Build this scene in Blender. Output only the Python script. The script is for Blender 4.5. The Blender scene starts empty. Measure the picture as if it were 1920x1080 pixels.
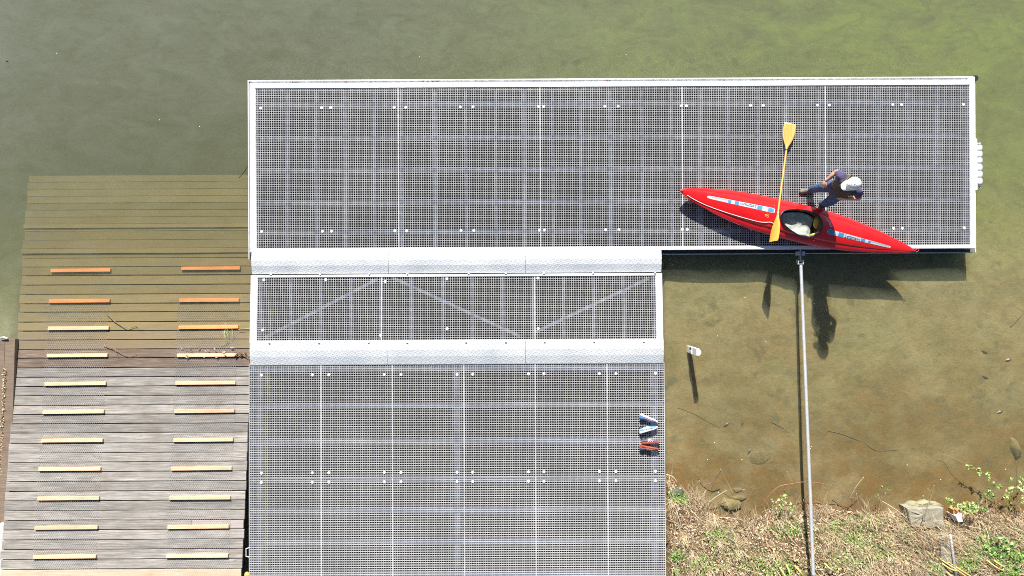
import bpy, bmesh, math, random
from mathutils import Vector, Matrix, noise
random.seed(7)
R = math.radians
scn = bpy.context.scene
C = scn.collection

# ------------------------------------------------------------------ camera, sky, sun, exposure
CAM_H = 12.8
cam_data = bpy.data.cameras.new('camera')
cam = bpy.data.objects.new('camera', cam_data)
C.objects.link(cam)
cam.location = (0, 0, CAM_H)
ROLL = R(-0.3)
cam.rotation_euler = (0, 0, ROLL)
cam_data.sensor_width = 36
cam_data.lens = 24
cam_data.clip_start = 0.1
cam_data.clip_end = 600
scn.camera = cam

SUN_EL = R(35)
SUN_AZ = math.atan2(-0.14, 1.0)
world = bpy.data.worlds.new('World')
scn.world = world
world.use_nodes = True
wn = world.node_tree.nodes
wl = world.node_tree.links
sky = wn.new('ShaderNodeTexSky')
sky.sky_type = 'NISHITA'
sky.sun_disc = False
sky.sun_elevation = SUN_EL
sky.sun_rotation = SUN_AZ
wn['Background'].inputs['Strength'].default_value = 0.05
wl.new(sky.outputs[0], wn['Background'].inputs['Color'])
sd = bpy.data.lights.new('sun', 'SUN')
sd.energy = 5.0
sd.angle = R(0.53)
sd.color = (1.0, 0.955, 0.89)
sun = bpy.data.objects.new('sun', sd)
C.objects.link(sun)
trav = Vector((-math.sin(SUN_AZ)*math.cos(SUN_EL), -math.cos(SUN_AZ)*math.cos(SUN_EL), -math.sin(SUN_EL)))
sun.rotation_euler = trav.to_track_quat('-Z', 'Y').to_euler()
scn.cycles.pixel_filter_type = 'BLACKMAN_HARRIS'
scn.cycles.filter_width = 1.0
scn.cycles.use_denoising = False
scn.cycles.sample_clamp_indirect = 3
scn.cycles.sample_clamp_direct = 8
scn.view_settings.view_transform = 'Standard'
scn.view_settings.look = 'None'
scn.view_settings.gamma = 1
scn.view_settings.use_curve_mapping = False
scn.view_settings.exposure = 0.98

WATER = -0.25

def P(px, py, z=0.0):
    """point of the place that the drone sees at (px, py), at height z"""
    k = (CAM_H - z)/1280.0
    u, v = (px-960)*k, (540-py)*k
    c, s = math.cos(ROLL), math.sin(ROLL)
    return Vector((u*c - v*s, u*s + v*c, z))

# ------------------------------------------------------------------ materials
def newmat(name):
    m = bpy.data.materials.new(name)
    m.use_nodes = True
    nt = m.node_tree
    return m, nt, nt.nodes['Principled BSDF']

class NB:
    def __init__(self, nt): self.nt = nt
    def n(self, t, **kw):
        o = self.nt.nodes.new(t)
        for k, v in kw.items(): setattr(o, k, v)
        return o
    def l(self, a, b): self.nt.links.new(a, b)
    def noise(self, scale, detail=4, rough=.55, vec=None, stretch=None, dist=0):
        o = self.n('ShaderNodeTexNoise')
        o.inputs['Scale'].default_value = scale
        o.inputs['Detail'].default_value = detail
        o.inputs['Roughness'].default_value = rough
        o.inputs['Distortion'].default_value = dist
        if vec is not None:
            if stretch:
                mp = self.n('ShaderNodeMapping')
                mp.inputs['Scale'].default_value = stretch[:3]
                if len(stretch) > 3: mp.inputs['Rotation'].default_value = (0, 0, stretch[3])
                self.l(vec, mp.inputs[0]); vec = mp.outputs[0]
            self.l(vec, o.inputs['Vector'])
        return o.outputs['Fac']
    def ramp(self, fac, stops):
        o = self.n('ShaderNodeValToRGB')
        e = o.color_ramp.elements
        while len(e) < len(stops): e.new(0.5)
        for i, (p, c) in enumerate(stops):
            e[i].position = p
            e[i].color = (c, c, c, 1) if isinstance(c, (int, float)) else (*c, 1)
        self.l(fac, o.inputs[0])
        return o.outputs[0]
    def mix(self, fac, a, b, mode='MIX'):
        o = self.n('ShaderNodeMix', data_type='RGBA', blend_type=mode)
        for sock, v in ((o.inputs[0], fac), (o.inputs[6], a), (o.inputs[7], b)):
            if isinstance(v, (int, float)): sock.default_value = v
            elif isinstance(v, tuple): sock.default_value = (*v, 1)
            else: self.l(v, sock)
        return o.outputs[2]
    def math(self, op, a, b=0.0, clamp=False):
        o = self.n('ShaderNodeMath', operation=op, use_clamp=clamp)
        for sock, v in ((o.inputs[0], a), (o.inputs[1], b)):
            if isinstance(v, (int, float)): sock.default_value = v
            else: self.l(v, sock)
        return o.outputs[0]
    def maprange(self, v, a, b, c=0., d=1.):
        o = self.n('ShaderNodeMapRange')
        self.l(v, o.inputs[0])
        for i, x in enumerate((a, b, c, d)): o.inputs[i+1].default_value = x
        return o.outputs[0]
    def bump(self, h, strength, dist=0.01):
        o = self.n('ShaderNodeBump')
        o.inputs['Strength'].default_value = strength
        o.inputs['Distance'].default_value = dist
        self.l(h, o.inputs['Height'])
        return o.outputs[0]
    def pos(self):
        return self.n('ShaderNodeNewGeometry').outputs['Position']
    def obj(self):
        return self.n('ShaderNodeTexCoord').outputs['Object']
    def rnd(self):
        return self.n('ShaderNodeObjectInfo').outputs['Random']

def plain(name, col, rough=.6, metal=0., var=.15, vscale=12, bump=0., bscale=60, spec=None, coat=0., pervar=0.):
    m, nt, b = newmat(name)
    q = NB(nt)
    f = q.noise(vscale, 4, .6, q.pos())
    dark = tuple(c*(1-var) for c in col); light = tuple(min(1, c*(1+var)) for c in col)
    c = q.ramp(f, [(.3, dark), (.7, light)])
    if pervar:
        mul = q.maprange(q.rnd(), 0, 1, 1-pervar, 1+pervar)
        c = q.mix(1.0, c, q.n('ShaderNodeCombineColor').outputs[0], 'MULTIPLY') if False else c
        hs = q.n('ShaderNodeHueSaturation'); q.l(mul, hs.inputs['Value']); q.l(c, hs.inputs['Color']); c = hs.outputs[0]
    q.l(c, b.inputs['Base Color'])
    b.inputs['Roughness'].default_value = rough
    b.inputs['Metallic'].default_value = metal
    if spec is not None: b.inputs['Specular IOR Level'].default_value = spec
    if coat:
        b.inputs['Coat Weight'].default_value = coat
        b.inputs['Coat Roughness'].default_value = .08
    if bump:
        q.l(q.bump(q.noise(bscale, 3, .6, q.pos()), bump, .01), b.inputs['Normal'])
    return m

M = {}
M['alu'] = plain('brushed_aluminium', (.80, .81, .82), .45, .12, .16, 14, .15, 80)
M['alu_dull'] = plain('dull_aluminium', (.42, .44, .46), .5, .4, .15, 7, .15, 60)
M['galv'] = plain('galvanised_steel', (.50, .52, .54), .5, .3, .14, 22, .1, 90)
M['galv_dark'] = plain('shaded_beam_zinc', (.60, .64, .74), .6, .1, .15, 14)  # blue skylight cast of the shaded beams is put into this colour
M['white_paint'] = plain('white_plastic', (.82, .83, .83), .35, 0, .04, 12)
M['black_rubber'] = plain('black_rubber', (.018, .019, .022), .55, 0, .3, 30)
M['dark_gap'] = plain('dark_gap_and_ferrule', (.05, .055, .065), .6, .3, .3, 12)
M['float'] = plain('added_dark_olive_float', (.030, .028, .020), .8, 0, .5, 3)
M['rust'] = plain('rust_stained_leaf', (.28, .085, .03), .8, 0, .4, 60)

# grating, its own zinc with slight dirt
m, nt, b = newmat('grating_zinc'); q = NB(nt)
f = q.noise(.9, 4, .6, q.pos()); f2 = q.noise(40, 2, .5, q.pos())
c = q.ramp(q.math('ADD', q.math('MULTIPLY', f, .7), q.math('MULTIPLY', f2, .3)), [(.3, (.38, .385, .39)), (.7, (.55, .55, .555))])
q.l(c, b.inputs['Base Color']); b.inputs['Roughness'].default_value = .5; b.inputs['Metallic'].default_value = .2
M['grating'] = m

# tread plate with a raised tear pattern
m, nt, b = newmat('aluminium_tread_plate'); q = NB(nt)
po = q.pos()
def tears(rot):
    mp = q.n('ShaderNodeMapping'); mp.inputs['Rotation'].default_value = (0, 0, rot)
    q.l(po, mp.inputs[0])
    sp = q.n('ShaderNodeSeparateXYZ'); q.l(mp.outputs[0], sp.inputs[0])
    a = q.math('SINE', q.math('MULTIPLY', sp.outputs[0], 95)); bb = q.math('SINE', q.math('MULTIPLY', sp.outputs[1], 160))
    return q.math('MULTIPLY', q.maprange(a, .1, .8), q.maprange(bb, .2, .8))
h = q.math('ADD', tears(.785), tears(-.785))
f = q.noise(1.6, 5, .6, po); f3 = q.noise(30, 3, .6, po)
c = q.ramp(q.math('ADD', q.math('MULTIPLY', f, .75), q.math('MULTIPLY', f3, .25)), [(.3, (.44, .48, .51)), (.65, (.66, .68, .69))])
c = q.mix(q.math('MULTIPLY', h, .15), c, (.5, .54, .58))
q.l(c, b.inputs['Base Color']); b.inputs['Roughness'].default_value = .42; b.inputs['Metallic'].default_value = .15
q.l(q.bump(h, .5, .006), b.inputs['Normal'])
M['tread'] = m

def wood(name, a, bcol, c3, rough=.75, blotch=.5, bump=.5, speck=(.03, .02, .015), speck_amt=.35, green=None):
    m, nt, b = newmat(name); q = NB(nt)
    po = q.pos()
    rn = q.rnd()
    off = q.n('ShaderNodeCombineXYZ'); q.l(q.math('MULTIPLY', rn, 37), off.inputs[0]); q.l(q.math('MULTIPLY', rn, 11), off.inputs[2])
    va = q.n('ShaderNodeVectorMath', operation='ADD'); q.l(po, va.inputs[0]); q.l(off.outputs[0], va.inputs[1])
    v = va.outputs[0]
    grain = q.noise(9, 6, .68, v, (.16, 8, 1), .5)
    grain2 = q.noise(30, 3, .6, v, (.12, 4, 1))
    bl = q.noise(3.2, 5, .6, v, (.6, 1.6, 1))
    g = q.math('ADD', q.math('MULTIPLY', grain, .6), q.math('MULTIPLY', grain2, .4))
    col = q.ramp(g, [(.32, a), (.5, bcol), (.68, c3)])
    col = q.mix(q.math('MULTIPLY', q.maprange(bl, .45, .7), blotch), col, tuple(x*.55 for x in bcol))
    kn = q.noise(14, 4, .7, v, (.5, 1, 1))
    col = q.mix(q.math('MULTIPLY', q.maprange(kn, .62, .72), speck_amt), col, speck)
    crk = q.noise(26, 4, .75, v, (.07, 3.5, 1), .3)
    col = q.mix(q.math('MULTIPLY', q.maprange(crk, .60, .68), .55), col, tuple(x*.4 for x in a))
    stain = q.noise(1.9, 5, .7, po, (.8, 1.2, 1), .6)
    col = q.mix(q.math('MULTIPLY', q.maprange(stain, .50, .68), .40), col, (bcol[0]*.62, bcol[1]*.52, bcol[2]*.42))
    if green:
        gn = q.noise(2.2, 5, .65, po)
        col = q.mix(q.maprange(gn, .35, .65, .35, .9), col, green)
    hs = q.n('ShaderNodeHueSaturation')
    q.l(q.maprange(rn, 0, 1, .82, 1.2), hs.inputs['Value']); q.l(col, hs.inputs['Color'])
    q.l(hs.outputs[0], b.inputs['Base Color'])
    b.inputs['Roughness'].default_value = rough
    q.l(q.bump(g, bump, .006), b.inputs['Normal'])
    return m
M['wood_dry'] = wood('weathered_grey_planks', (.085, .078, .066), (.28, .26, .235), (.52, .495, .455), .85, .55, .9)
M['wood_wet'] = wood('damp_brown_planks', (.06, .045, .032), (.18, .13, .095), (.34, .27, .21), .6, .75)
M['wood_mid'] = wood('silty_brown_planks', (.11, .08, .05), (.21, .155, .10), (.32, .25, .17), .7, .6, .6, (.04, .025, .015), .45, (.20, .15, .08))
M['wood_sub'] = wood('algae_covered_planks', (.13, .095, .055), (.215, .16, .095), (.31, .24, .15), .8, .55, .6, (.05, .03, .02), .3, (.22, .168, .07))
M['wood_beam'] = wood('old_brown_timber', (.12, .085, .06), (.21, .155, .11), (.30, .24, .18), .85)
M['wood_new'] = wood('pale_new_timber', (.36, .27, .19), (.47, .37, .27), (.56, .46, .35), .8, .15, .2, (.2, .14, .1), .15)
M['wood_pink'] = wood('pale_patched_board', (.36, .31, .29), (.44, .39, .37), (.52, .47, .44), .8, .1, .2, (.2, .14, .1), .1)
M['fir'] = wood('light_fir_batten', (.56, .335, .19), (.70, .45, .28), (.77, .55, .38), .7, .08, .15, (.3, .15, .05), .12)
M['fir_wet'] = wood('soaked_orange_fir_batten', (.60, .20, .06), (.72, .27, .09), (.80, .34, .12), .6, .08, .15, (.3, .1, .03), .12)
M['wire'] = plain('galvanised_wire', (.55, .56, .57), .45, .4, .1, 20)

# pond bed and bank soil
m, nt, b = newmat('pond_bed_mud'); q = NB(nt)
po = q.pos()
sp = q.n('ShaderNodeSeparateXYZ'); q.l(po, sp.inputs[0])
big = q.noise(.45, 5, .55, po)
mid = q.noise(2.6, 6, .62, po, (1, 1.7, 1, .5), 1.2)
fine = q.noise(11, 5, .65, po, (1, 1.9, 1, -.35), 1.5)
vfine = q.noise(45, 3, .6, po)
# mud near the shore, algae away from it
g = q.math('ADD', sp.outputs[1], q.math('MULTIPLY', q.math('SUBTRACT', big, .5), 3.2))
col = q.ramp(q.maprange(g, -4.6, 5.5), [(0, (.125, .068, .018)), (.15, (.195, .118, .038)), (.34, (.285, .205, .10)), (.55, (.30, .25, .145)), (.8, (.31, .33, .18)), (1, (.33, .37, .20))])
# greyer silt on the left, greener weed on the upper right
gx = q.maprange(q.math('ADD', sp.outputs[0], q.math('MULTIPLY', q.math('SUBTRACT', big, .5), 4)), -6, 9)
up = q.maprange(sp.outputs[1], 0, 4.)
col = q.mix(q.math('MULTIPLY', q.math('MULTIPLY', gx, up), .95), col, (.42, .52, .15))
col = q.mix(q.math('MULTIPLY', q.maprange(sp.outputs[0], -2, -7), .75), col, (.27, .30, .235))
weed = q.math('MULTIPLY', q.maprange(q.noise(.8, 4, .6, po, (1, 1, 1, 1.1)), .47, .66), q.maprange(sp.outputs[1], -3, -1))
col = q.mix(q.math('MULTIPLY', weed, .35), col, (.155, .19, .07))
col = q.mix(q.math('MULTIPLY', q.maprange(mid, .42, .66), .5), col, (.11, .10, .05))
col = q.mix(q.math('MULTIPLY', q.maprange(q.noise(1.3, 5, .6, po, (1, 1.3, 1, .8)), .45, .7), .35), col, (.40, .36, .22))
fi = q.maprange(fine, .3, .7, .78, 1.22)
hs = q.n('ShaderNodeHueSaturation'); q.l(fi, hs.inputs['Value']); q.l(col, hs.inputs['Color'])
col = hs.outputs[0]
sel = q.maprange(q.noise(3.4, 3, .5, po, (1, 1, 1)), .62, .72)
col = q.mix(q.math('MULTIPLY', sel, .5), col, (.075, .08, .05))
sel2 = q.maprange(q.noise(17, 3, .7, po, (1, 2.4, 1, .6), 2), .68, .76)
col = q.mix(q.math('MULTIPLY', sel2, .55), col, (.06, .045, .025))
# above the waterline: brown humus
soil = q.ramp(q.noise(9, 6, .7, po), [(.3, (.06, .04, .025)), (.5, (.12, .08, .05)), (.7, (.20, .14, .09))])
col = q.mix(q.maprange(sp.outputs[2], WATER-.02, WATER+.05), col, soil)
q.l(col, b.inputs['Base Color'])
b.inputs['Roughness'].default_value = .9
b.inputs['Specular IOR Level'].default_value = .15
hh = q.math('ADD', q.math('MULTIPLY', fine, .7), q.math('MULTIPLY', vfine, .3))
q.l(q.bump(hh, .3, .03), b.inputs['Normal'])
M['bed'] = m

# water: clear-to-murky sheet over an absorbing body
m = bpy.data.materials.new('pond_water'); m.use_nodes = True
nt = m.node_tree; q = NB(nt)
for n_ in list(nt.nodes): nt.nodes.remove(n_)
out = q.n('ShaderNodeOutputMaterial')
tr = q.n('ShaderNodeBsdfTransparent')
df = q.n('ShaderNodeBsdfDiffuse')
po = q.pos()
sp = q.n('ShaderNodeSeparateXYZ'); q.l(po, sp.inputs[0])
silt = q.ramp(q.maprange(sp.outputs[0], -9, 9), [(0, (.26, .29, .25)), (.5, (.28, .31, .235)), (1, (.30, .34, .18))])
big = q.noise(.35, 4, .6, po)
cloud = q.noise(.9, 6, .68, po, (1, 1.8, 1, .75), 1.0)
ur = q.math('MULTIPLY', q.maprange(sp.outputs[0], -3, 8), q.maprange(sp.outputs[1], 1.5, 5))
silt = q.mix(q.math('MULTIPLY', ur, q.maprange(cloud, .35, .65)), silt, (.34, .44, .13))
silt = q.mix(q.math('MULTIPLY', q.maprange(q.noise(1.6, 6, .7, po, (1, 2.0, 1, .6), 1.5), .46, .68), .6), silt, (.15, .18, .12))
q.l(silt, df.inputs['Color'])
mk = q.math('ADD', q.maprange(sp.outputs[1], 1., 5., .02, .26), q.math('ADD', q.maprange(sp.outputs[0], -8.4, -10.6, 0, .10), q.math('MULTIPLY', q.math('SUBTRACT', cloud, .5), .34)), True)
ms = q.n('ShaderNodeMixShader'); q.l(mk, ms.inputs[0]); q.l(tr.outputs[0], ms.inputs[1]); q.l(df.outputs[0], ms.inputs[2])
gl = q.n('ShaderNodeBsdfGlossy'); gl.inputs['Roughness'].default_value = .06
lw = q.n('ShaderNodeLayerWeight'); lw.inputs['Blend'].default_value = .5
fres = q.math('ADD', q.math('MULTIPLY', q.math('POWER', lw.outputs['Facing'], 5.0), .95), .02, True)
wv = q.math('ADD', q.noise(3.5, 3, .5, po, (1, 1.8, 1, .4)), q.math('MULTIPLY', q.noise(14, 2, .5, po, (1, 2.2, 1, .2)), .35))
bn = q.bump(wv, .12, .02)
q.l(bn, gl.inputs['Normal'])
ms2 = q.n('ShaderNodeMixShader'); q.l(fres, ms2.inputs[0]); q.l(ms.outputs[0], ms2.inputs[1]); q.l(gl.outputs[0], ms2.inputs[2])
q.l(ms2.outputs[0], out.inputs['Surface'])
va = q.n('ShaderNodeVolumeAbsorption'); va.inputs['Color'].default_value = (.66, .70, .12, 1); va.inputs['Density'].default_value = 1.35
vs_ = q.n('ShaderNodeVolumeScatter'); vs_.inputs['Color'].default_value = (.84, .90, .66, 1); vs_.inputs['Density'].default_value = 1.25; vs_.inputs['Anisotropy'].default_value = .2
ad = q.n('ShaderNodeAddShader'); q.l(va.outputs[0], ad.inputs[0]); q.l(vs_.outputs[0], ad.inputs[1])
q.l(ad.outputs[0], out.inputs['Volume'])
M['water'] = m

# ------------------------------------------------------------------ mesh builder
class MB:
    def __init__(self): self.v = []; self.f = []; self.mi = []
    def add(self, vs, fs, mi=0):
        o = len(self.v); self.v += [tuple(x) for x in vs]
        self.f += [tuple(i+o for i in f) for f in fs]; self.mi += [mi]*len(fs)
    def box(self, x0, x1, y0, y1, z0, z1, mi=0, mat=None):
        vs = [Vector(p) for p in ((x0,y0,z0),(x1,y0,z0),(x1,y1,z0),(x0,y1,z0),(x0,y0,z1),(x1,y0,z1),(x1,y1,z1),(x0,y1,z1))]
        if mat: vs = [mat @ p for p in vs]
        self.add(vs, [(0,3,2,1),(4,5,6,7),(0,1,5,4),(1,2,6,5),(2,3,7,6),(3,0,4,7)], mi)
    def tube(self, pts, rad, n=8, mi=0, cap=True):
        pts = [Vector(p) for p in pts]
        if isinstance(rad, (int, float)): rad = [rad]*len(pts)
        rings = []
        prev = None
        for i, p in enumerate(pts):
            t = (pts[min(i+1, len(pts)-1)] - pts[max(i-1, 0)])
            if t.length < 1e-9: t = Vector((0, 0, 1))
            t.normalize()
            a = prev if prev is not None else (Vector((0, 0, 1)) if abs(t.z) < .9 else Vector((1, 0, 0)))
            a = (a - t*a.dot(t))
            if a.length < 1e-6: a = t.orthogonal()
            a.normalize(); prev = a
            bb = t.cross(a)
            rings.append([p + (a*math.cos(2*math.pi*k/n) + bb*math.sin(2*math.pi*k/n))*rad[i] for k in range(n)])
        vs = [x for r in rings for x in r]
        fs = []
        for i in range(len(pts)-1):
            for k in range(n):
                fs.append((i*n+k, i*n+(k+1) % n, (i+1)*n+(k+1) % n, (i+1)*n+k))
        if cap:
            fs.append(tuple(range(n-1, -1, -1))); fs.append(tuple((len(pts)-1)*n+k for k in range(n)))
        self.add(vs, fs, mi)
    def loft(self, rings, mi=0, cap=True):
        n = len(rings[0]); vs = [x for r in rings for x in r]; fs = []
        for i in range(len(rings)-1):
            for k in range(n):
                fs.append((i*n+k, i*n+(k+1) % n, (i+1)*n+(k+1) % n, (i+1)*n+k))
        if cap:
            fs.append(tuple(range(n-1, -1, -1))); fs.append(tuple((len(rings)-1)*n+k for k in range(n)))
        self.add(vs, fs, mi)
    def ball(self, c, r, axes=None, n=12, mi=0):
        c = Vector(c); rx, ry, rz = (r, r, r) if isinstance(r, (int, float)) else r
        A = axes or Matrix.Identity(3)
        rings = []
        for i in range(1, n):
            th = math.pi*i/n
            rings.append([c + A @ Vector((rx*math.sin(th)*math.cos(2*math.pi*k/n), ry*math.sin(th)*math.sin(2*math.pi*k/n), rz*math.cos(th))) for k in range(n)])
        self.loft(rings, mi)
    def build(self, name, mats, parent=None, smooth=False, angle=None, origin=None):
        me = bpy.data.meshes.new(name)
        vs = self.v
        if origin is not None:
            vs = [(x-origin[0], y-origin[1], z-origin[2]) for x, y, z in vs]
        me.from_pydata(vs, [], self.f)
        if not isinstance(mats, (list, tuple)): mats = [mats]
        for m_ in mats: me.materials.append(m_)
        if len(mats) > 1: me.polygons.foreach_set('material_index', self.mi)
        if smooth: me.shade_smooth()
        if angle: me.set_sharp_from_angle(angle=R(angle))
        me.update()
        o = bpy.data.objects.new(name, me); C.objects.link(o)
        if origin is not None: o.location = origin
        if parent is not None: put(o, parent)
        return o

def put(o, parent):
    o.parent = parent
    bpy.context.view_layer.update() if False else None
    o.matrix_parent_inverse = world_of(parent).inverted()
def world_of(o):
    mtx = Matrix.LocRotScale(o.location, o.rotation_euler, o.scale)
    if o.parent: mtx = world_of(o.parent) @ o.matrix_parent_inverse @ mtx
    return mtx
def tag(o, label=None, cat=None, group=None, kind=None):
    if label: o['label'] = label
    if cat: o['category'] = cat
    if group: o['group'] = group
    if kind: o['kind'] = kind
    return o
def empty(name, loc, label, cat, group=None):
    o = bpy.data.objects.new(name, None); C.objects.link(o); o.location = loc
    o.empty_display_size = .2
    return tag(o, label, cat, group)
def evald(o, name, mats=None, parent=None):
    dg = bpy.context.evaluated_depsgraph_get(); dg.update()
    me = bpy.data.meshes.new_from_object(o.evaluated_get(dg))
    me.name = name
    mw = o.matrix_world.copy()
    bpy.data.objects.remove(o)
    n = bpy.data.objects.new(name, me); C.objects.link(n)
    if mats:
        me.materials.clear()
        for m_ in mats: me.materials.append(m_)
    if parent is not None: put(n, parent)
    return n
def lerp(tab, x):
    if x <= tab[0][0]: return tab[0][1]
    for (a, va_), (b_, vb) in zip(tab, tab[1:]):
        if x <= b_:
            t = (x-a)/(b_-a); return va_ + (vb-va_)*t
    return tab[-1][1]
def slerp(tab, x):
    if x <= tab[0][0]: return tab[0][1]
    n = len(tab)
    for i in range(n-1):
        a, b_ = tab[i][0], tab[i+1][0]
        if x <= b_:
            t = (x-a)/(b_-a)
            p0 = tab[max(i-1, 0)][1]; p1 = tab[i][1]; p2 = tab[i+1][1]; p3 = tab[min(i+2, n-1)][1]
            return .5*((2*p1)+(-p0+p2)*t+(2*p0-5*p1+4*p2-p3)*t*t+(-p0+3*p1-3*p2+p3)*t**3)
    return tab[-1][1]
def spline(pts, n=6):
    pts = [Vector(p) for p in pts]; out = []
    for i in range(len(pts)-1):
        p0 = pts[max(i-1, 0)]; p1 = pts[i]; p2 = pts[i+1]; p3 = pts[min(i+2, len(pts)-1)]
        for k in range(n):
            t = k/n
            out.append(.5*((2*p1)+(-p0+p2)*t+(2*p0-5*p1+4*p2-p3)*t*t+(-p0+3*p1-3*p2+p3)*t**3))
    out.append(pts[-1]); return out

# ------------------------------------------------------------------ pond bed, bank, water
SL = 0.085                       # slope of the timber ramp
RY0 = -1.12                      # where the ramp meets the water
def ramp_z(y): return WATER + SL*(RY0 - y)
shore_tab = [(-60, -1.2), (-9.7, -1.2), (-9.2, -3.2), (2.2, -3.5), (2.97, -3.58), (3.2, -3.85), (3.7, -4.28), (4.2, -4.46), (5.0, -4.32), (5.6, -4.28), (6.2, -4.24), (7.0, -4.36), (8.4, -4.42), (9.4, -4.38), (60, -3.6)]
def ground_z(x, y):
    s = lerp(shore_tab, x) + .10*noise.noise(Vector((x*2.1, 3.3, 0))) + .05*noise.noise(Vector((x*7.1, 9.3, 0)))
    d = y - s                     # > 0 : out in the water
    if d > 0:
        depth = .13*(1-math.exp(-d/.9)) + .010*min(d, 4.5) + .10*max(0, min(d, 12)-4.5) + .085*max(0, 2.0-x)*min(1, d/5)
        z = WATER - depth - .025*noise.noise(Vector((x*.9, y*.9, 2))) - .012*noise.noise(Vector((x*3, y*3, 5)))
        if x < 2.95: z -= 0
    else:
        e = -d
        z = WATER + .42*(1-math.exp(-e/1.1)) + .05*min(e, 30) + .04*noise.noise(Vector((x*2, y*2, 1)))*min(1, e*2) + .05*noise.noise(Vector((x*5, y*5, 1)))*min(1, e*3)
    if x <= -9.35: z = min(z, -.34)
    if x < 2.93 and -6.6 < y and x > -9.35:
        z = min(z, -.62, ramp_z(y)-.3 if x < -5 else 9)
    return z
xs = [-60, -45, -32, -24, -18, -15, -12.5, -11] + [-10.4+.08*i for i in range(261)] + [11, 12.5, 15, 18, 24, 32, 45, 60]
ys = [-60, -40, -25, -16, -11, -8.5, -7.2] + [-6.4+.08*i for i in range(161)] + [7.2, 8.5, 11, 16, 25, 40, 60, 90]
mb = MB()
mb.v = [(x, y, ground_z(x, y)) for y in ys for x in xs]
nx = len(xs)
mb.f = [(j*nx+i, j*nx+i+1, (j+1)*nx+i+1, (j+1)*nx+i) for j in range(len(ys)-1) for i in range(nx-1)]
mb.mi = [0]*len(mb.f)
tag(mb.build('ground', M['bed'], smooth=True), kind='structure')
mb = MB(); mb.box(-59, 59, -59, 89, -9, WATER)
tag(mb.build('water', M['water']), kind='structure')

# ------------------------------------------------------------------ grating helper
PITCH, BARW = .0427, .0070
def grating(name, x0, x1, y0, y1, zf, parent, mat=None, depth=.028, edge=.007, label=None):
    """a panel of crossing flat bars; zf(y) gives the height of its top"""
    g = MB()
    def bar(ax, bx, ay, by, dz, dep, mi=0):
        za, zb = zf(ay)-dz, zf(by)-dz
        vs = [(ax,ay,za-dep),(bx,ay,za-dep),(bx,by,zb-dep),(ax,by,zb-dep),(ax,ay,za),(bx,ay,za),(bx,by,zb),(ax,by,zb)]
        g.add(vs, [(0,3,2,1),(4,5,6,7),(0,1,5,4),(1,2,6,5),(2,3,7,6),(3,0,4,7)], mi)
    nx_ = max(1, round((x1-x0)/PITCH)); ny_ = max(1, round((y1-y0)/PITCH))
    for i in range(1, nx_):
        x = x0+(x1-x0)*i/nx_
        bar(x-BARW/2, x+BARW/2, y0+edge, y1-edge, .0015, depth-.002)
    for j in range(1, ny_):
        y = y0+(y1-y0)*j/ny_
        bar(x0+edge, x1-edge, y-BARW/2, y+BARW/2, 0, depth)
    e = .002
    bar(x0+.001, x0+edge, y0+.001, y1-.001, -e, depth+.002, 1); bar(x1-edge, x1-.001, y0+.001, y1-.001, -e, depth+.002, 1)
    bar(x0+edge, x1-edge, y0+.001, y0+edge, -e, depth+.002); bar(x0+edge, x1-edge, y1-edge, y1-.001, -e, depth+.002)
    o = g.build(name, [M['grating'], M['alu']], parent)
    if label: o['label'] = label
    return o

clamp_mesh = None
def clamp(px, py, z, parent, r=.026):
    global clamp_mesh
    p = P(px, py, z)
    if clamp_mesh is None:
        g = MB()
        n = 14
        rings = [[(rr*math.cos(2*math.pi*k/n), rr*math.sin(2*math.pi*k/n), zz) for k in range(n)] for rr, zz in ((.026, 0), (.026, .006), (.017, .009), (.011, .004))]
        g.loft(rings)
        o = g.build('clamp_disc', M['white_paint']); clamp_mesh = o.data
        o.location = p
    else:
        o = bpy.data.objects.new('clamp_disc', clamp_mesh); C.objects.link(o); o.location = p
    put(o, parent)

# ------------------------------------------------------------------ floating dock (upper platform)
DX0, DX1 = P(469, 300).x, P(1828, 300).x
DY1, DY0 = P(960, 154.5).y, P(960, 470).y
FW = .095
dock = empty('floating_dock', (0, (DY0+DY1)/2, WATER), 'long aluminium floating dock deck with fine square grating and white rim, carrying the kayak', 'dock')
ix0, ix1, iy0, iy1 = DX0+.105, DX1-.09, DY0+.065, DY1-.09
cuts = [ix0] + [P(x, 300).x for x in (747, 1013, 1279.5, 1548)] + [ix1]
flat = lambda y: 0.0
for a, bq in zip(cuts, cuts[1:]):
    grating('grating_panel', a+.002, bq-.002, iy0+.002, iy1-.002, flat, dock)
def frame_piece(x0, x1, y0, y1, z0, z1, parent, name='rim', mat='alu', rot=None):
    g = MB(); g.box(x0, x1, y0, y1, z0, z1)
    o = g.build(name, M[mat], parent)
    bv = o.modifiers.new('b', 'BEVEL'); bv.width = .004; bv.segments = 1
    return o
frame_piece(DX0, DX1, iy1, DY1, -.14, .012, dock)
frame_piece(DX0, DX1, DY0, iy0, -.14, .012, dock)
frame_piece(DX0, ix0, iy0, iy1, -.14, .0125, dock)
frame_piece(ix1, DX1, iy0, iy1, -.14, .0125, dock)
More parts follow.
